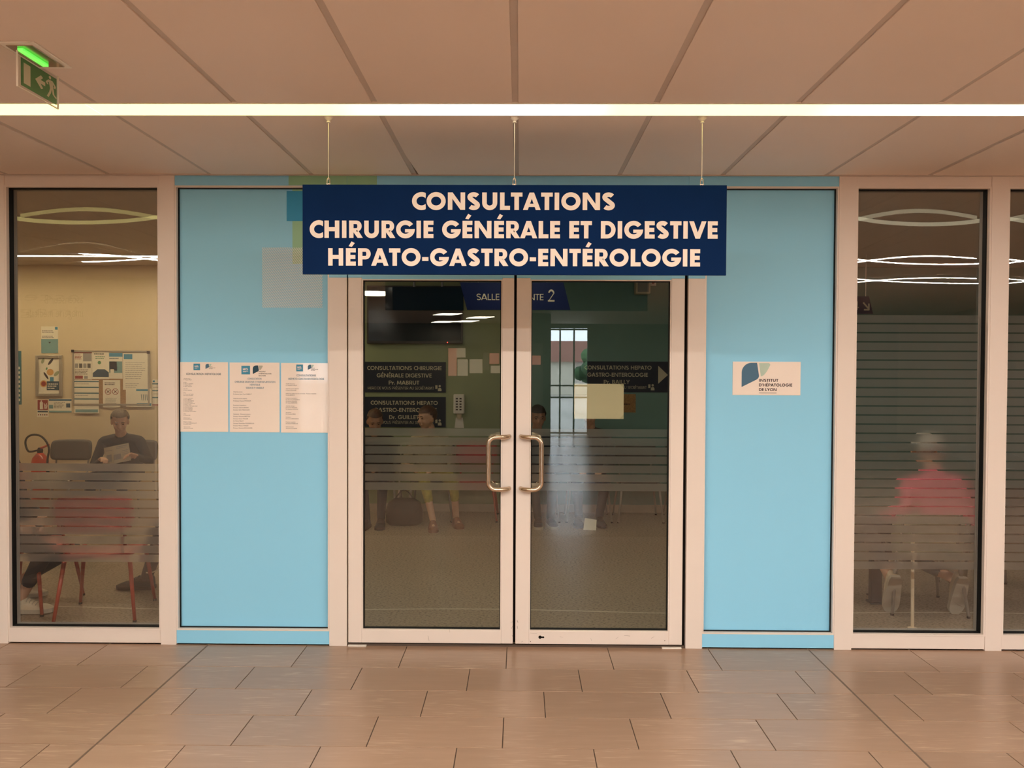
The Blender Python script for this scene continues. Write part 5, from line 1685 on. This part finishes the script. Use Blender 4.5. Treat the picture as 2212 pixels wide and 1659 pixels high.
# --- legs at the left edge: person in cream trainers on a red chair
chair('red chair cut off by the left edge of the left window', -3.42, .75, -math.pi / 2, 'red_shell', 'red_metal')
person('person in cropped dark trousers and cream trainers at the left edge of the window', (-3.60, .75), -math.pi / 2, math.radians(-8), 0, 0,
       [(-3.66, .95, .09), (-3.385, .585, .09)], [(-3.42, .88, .60), (-3.42, .62, .60)], {'skin': 'skin', 'top': 'navy_cloth', 'bottom': 'navy_cloth'}, {'key': 'hair_dark'},
       shoe_cols=('cream_shoe', 'white_sole'), foot_dirs=[(1, .1, 0), (1, .08, 0)], trouser_end=.36, voxel=.008)
# --- person behind the left blue panel, one black trainer stretched into the window
chair('grey chair behind the left blue panel', -2.18, 1.22, math.pi / 2, 'grey_shell', 'grey_metal')
bp_ = person('person behind the left blue panel with a black trainer showing in the window', (-2.20, 1.22), math.pi / 2, math.radians(-4), 0, 0,
       [(-2.80, 1.16, .09), (-2.56, 1.42, .09)], [(-2.40, 1.08, .62), (-2.40, 1.36, .62)], {'skin': 'skin', 'top': 'navy_cloth', 'bottom': 'navy_cloth'}, {'key': 'hair_dark'},
       shoe_cols=('black_shoe', 'ink'), foot_dirs=[(-1, .02, 0), (-1, .1, 0)])
p = onY(325, 1238, 1.10)
sw = []
for k in range(9):
    u = k / 8
    q = onY(316 + 29 * u, 1236.5 - 9 * u ** 1.6 + 2.0 * math.sin(u * 3.14), 1.108)
    sw.append((q.x, q.z))
ws_ = .010
mb = MB().poly_xz(stroke(sw, ws_), 1.103)
mb.xf(Matrix.Rotation(-math.pi / 2, 4, 'Z') @ Matrix.Translation((2.20, -1.22, 0)))
mb.build('side_stripe', 'poster', bp_, local=True)

# --- woman in pink behind the right window, back to the hall, feet tucked under the chair
WX, WYY = 3.04, .86
chair('greenish chair of the person in pink behind the right window', 2.81, .88, math.radians(-6), 'beige_shell', 'grey_metal', back=(.38, .70))
person('white-haired person in a pink top seated with the back to the right window', (WX - .06, WYY), math.radians(-4), math.radians(33), math.radians(14), math.radians(-12),
       [(2.56, .745, .235), (2.99, .715, .235)], [(2.62, 1.10, .60), (3.20, 1.26, .58)], {'skin': 'skin', 'top': 'pink_cloth', 'bottom': 'grey_cloth'}, {'key': 'hair_white', 'nape': -.06},
       torso=.39, shoe_cols=('cream_shoe', 'white_sole'), foot_dirs=[(.05, 1, 0), (-.05, 1, 0)], pitches=(math.radians(72), math.radians(72)), trouser_end=.3)
chair('grey chair right of the person in pink', 3.52, 1.25, math.radians(-8), 'grey_shell', 'grey_metal')
st = thing('side_table', 'low table with a navy post left of the person in pink', 'table', (2.553, .946, 0))
MB().box(2.515, 2.591, .92, .972, .012, .44, bev=.004).build('post', 'navy_metal', st)
MB().box(2.505, 2.601, .90, .99, 0, .014, bev=.003).build('foot', 'navy_metal', st)
MB().box(2.24, 2.60, .90, 1.30, .44, .465, bev=.004).build('top', 'grey_shell', st)
pole = onZ(1971, 1358)
cn = thing('floor_pole', 'slim cream pole standing upright just behind the right window', 'pole', (pole.x, pole.y, 0))
MB().tube([(pole.x, pole.y, .008), (pole.x - .004, pole.y + .005, .62)], .0105, 10).build('shaft', 'cream_metal', cn)
MB().lathe([(.03, 0), (.03, .006), (.013, .012)], (pole.x, pole.y, 0), 14).build('base', 'cream_metal', cn)
MB().ball((pole.x - .004, pole.y + .005, .625), .015, 10, 8).build('knob', 'grey_metal', cn)

# --- people behind the left door leaf
hA = onY(924, 906, 3.56)
person('short-haired person in yellow-green trousers and sandals behind the left door leaf', (hA.x, 3.92), math.pi, math.radians(20), math.radians(6), math.radians(-48),
       [(hA.x + .30, 3.60, .085), (-.90, 3.42, .085)], [(hA.x + .10, 3.52, .62), (hA.x - .16, 3.48, .64)], {'skin': 'skin', 'top': 'beige_cloth', 'bottom': 'yellow_cloth'}, {'key': 'hair_brown', 'line': .07, 'vol': 1.06},
       voxel=.009, torso=.385, shoe_cols=('tan_sandal', 'tan_sandal'), foot_dirs=[(.3, -1, 0), (.15, -1, 0)], trouser_end=.52, sleeve_end=.3, sandal=True)
chair('grey chair under the person in yellow-green trousers', hA.x, 3.97, math.pi, 'grey_shell', 'grey_metal')
hB = onY(803, 917, 3.6)
person('dark-clothed person with black shoes at the left edge of the left door leaf', (hB.x, 3.94), math.pi, math.radians(20), math.radians(25), math.radians(15),
       [(-1.46, 3.52, .085), (-1.60, 3.46, .085)], [(hB.x + .12, 3.55, .62), (hB.x - .15, 3.52, .62)], {'skin': 'skin_dark', 'top': 'jacket', 'bottom': 'navy_cloth'}, {'key': 'hair_brown', 'line': .08}, torso=.375,
       shoe_cols=('black_shoe', 'ink'), foot_dirs=[(.1, -1, 0), (-.15, -1, 0)])
chair('grey chair under the dark-clothed person left of the plates', hB.x, 3.99, math.pi, 'grey_shell', 'grey_metal')
q = onZ(993, 1121)
chair('empty red chair behind the left door leaf near the handle', q.x + .17, 4.0, math.pi, 'red_shell', 'red_metal')
bq = onZ(893, 1112)
bg = thing('handbag', 'dark brown handbag on the floor beside the yellow-green trousers', 'bag', (bq.x - .02, 3.62, 0))
mb = MB()
prof = [(.14, 0), (.17, .03), (.175, .14), (.15, .24), (.10, .28)]
mb.lathe(prof, (0, 0, 0), 18)
mb.v = [(v[0] * 1.15, v[1] * .6, v[2]) for v in mb.v]
mb.build('pouch', 'bag', bg, smooth=True, local=True)
MB().tube([(-.10 + .2 * k / 10, 0, .27 + .10 * math.sin(math.pi * k / 10)) for k in range(11)], .007, 6).build('strap', 'bag', bg, local=True)
cq = onZ(858, 1122)
ck = thing('crutch', 'pale metal crutch standing beside the dark-clothed person', 'crutch', (cq.x, cq.y, 0))
MB().tube([(cq.x, cq.y, .01), (cq.x + .03, cq.y + .10, .84)], .011, 8).build('shaft', 'wire', ck)
MB().lathe([(.017, 0), (.014, .04)], (cq.x, cq.y, 0), 8).build('tip', 'ink', ck)
MB().tube([(cq.x + .03, cq.y + .10, .83), (cq.x + .03, cq.y - .02, .86)], .014, 8).build('grip', 'grey_shell', ck)
# --- people behind the right door leaf
hC_ = onY(1161, 903, 3.62)
person('dark-haired person with dark shoes beside the right door handle', (hC_.x, 3.96), math.pi, math.radians(20), math.radians(10), math.radians(8),
       [(.33, 3.62, .085), (.20, 3.60, .085)], [(hC_.x + .12, 3.56, .62), (hC_.x - .15, 3.55, .62)], {'skin': 'skin_dark', 'top': 'navy_cloth', 'bottom': 'teal_cloth'}, {'key': 'hair_dark', 'line': .07, 'vol': 1.06}, torso=.40,
       shoe_cols=('black_shoe', 'white_sole'), foot_dirs=[(.2, -1, 0), (.0, -1, 0)])
chair('grey chair under the dark-haired person by the handle', hC_.x, 4.0, math.pi, 'grey_shell', 'grey_metal')
hD = onY(1277, 890, 3.62)
person('dark-clothed person hidden behind the taped sheet on the right leaf', (hD.x, 3.96), math.pi, math.radians(20), math.radians(20), math.radians(-8),
       [(hD.x + .10, 3.70, .085), (hD.x - .12, 3.68, .085)], [(hD.x + .12, 3.54, .62), (hD.x - .15, 3.54, .62)], {'skin': 'skin', 'top': 'grey_cloth', 'bottom': 'navy_cloth'}, {'key': 'hair_dark'},
       shoe_cols=('black_shoe', 'ink'), foot_dirs=[(.1, -1, 0), (-.1, -1, 0)])
chair('grey chair under the person behind the taped sheet', hD.x, 4.0, math.pi, 'grey_shell', 'grey_metal')
hp = onY(1274, 1098, 3.45)
fl = thing('leaflet', 'pale crumpled leaflet low in the right door leaf', 'paper', (hp.x, 3.40, 0))
MB().add([(-.07, 0, .0), (.06, -.02, .0), (.07, .03, .10), (-.05, .05, .115), (-.07, .004, .0), (.06, -.016, .0), (.07, .034, .10), (-.05, .054, .115)], [(0, 1, 2, 3), (7, 6, 5, 4), (0, 4, 5, 1), (1, 5, 6, 2), (2, 6, 7, 3), (3, 7, 4, 0)]).build('page', 'poster', fl, local=True)
for k, px in enumerate((1378, 1490)):
    q = onY(px, 1050, 4.0)
    chair(('grey chair right of the taped sheet, nearer the middle', 'grey chair at the right edge of the right door leaf')[k], q.x, 4.0, math.pi, 'grey_shell', 'grey_metal')

# ================================================================== THINGS MIRRORED IN THE DOOR GLASS
M['kiosk_red_glow'] = emit('red_poster_added_glow', (1.0, 0.16, 0.07), 1.1)  # posters given a glow of their own to brighten their mirror image
M['kiosk_cream_glow'] = emit('cream_poster_added_glow', (1.0, 0.70, 0.42), 0.9)
def mir(px, py, Y):                    # a point of the hall whose mirror image falls on this pixel
    p = onY(px, py, -Y)
    return Vector((p.x, Y, p.z))
KY = -9.0
ks = thing('poster_rack', 'rack of red and cream posters with added glow, mirrored beside the left door handle', 'rack', tuple(mir(1030, 780, KY).xy) + (0,))
for (a, b, key) in (((968, 752), (986, 812), 'kiosk_red_glow'), ((986, 752), (1005, 772), 'kiosk_cream_glow'), ((988, 776), (1010, 812), 'kiosk_cream_glow'), ((1014, 776), (1042, 806), 'kiosk_cream_glow'), ((1044, 762), (1056, 800), 'grey'), ((1057, 763), (1078, 786), 'kiosk_red_glow'), ((1060, 790), (1080, 806), 'kiosk_cream_glow'), ((1140, 768), (1168, 788), 'kiosk_red_glow')):
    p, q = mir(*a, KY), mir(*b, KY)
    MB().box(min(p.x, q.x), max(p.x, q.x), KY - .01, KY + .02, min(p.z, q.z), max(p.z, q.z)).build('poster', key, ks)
p, q = mir(960, 740, KY), mir(1172, 820, KY)
MB().box(p.x, q.x, KY - .06, KY - .01, .02, p.z).build('backboard', 'wall_dark', ks)
p, q = mir(1126, 800, -11.5), mir(1190, 800, -11.5)
cl = struct('column', 'dark round column of the hall, mirrored in the right door leaf', ((p.x + q.x) / 2, -11.5, 0))
MB().lathe([((q.x - p.x) / 2, 0), ((q.x - p.x) / 2, HC)], ((p.x + q.x) / 2, -11.5, 0), 28).build('shaft', 'wall_dark', cl, smooth=True)
tr = thing('tree', 'small green tree outside, mirrored in the right door leaf', 'tree', (3.9, -24, 0))
mb = MB()
rr = random.Random(3)
for k in range(60):
    mb.ball((rr.gauss(0, .7), rr.gauss(0, .6), 2.2 + rr.gauss(0, .7)), .25 + .2 * rr.random(), 7, 5)
mb.build('crown', 'leaf', tr, local=True)
MB().tube([(0, 0, 0), (0, 0, 1.8)], [.12, .08], 8).build('trunk', 'bag', tr, local=True)
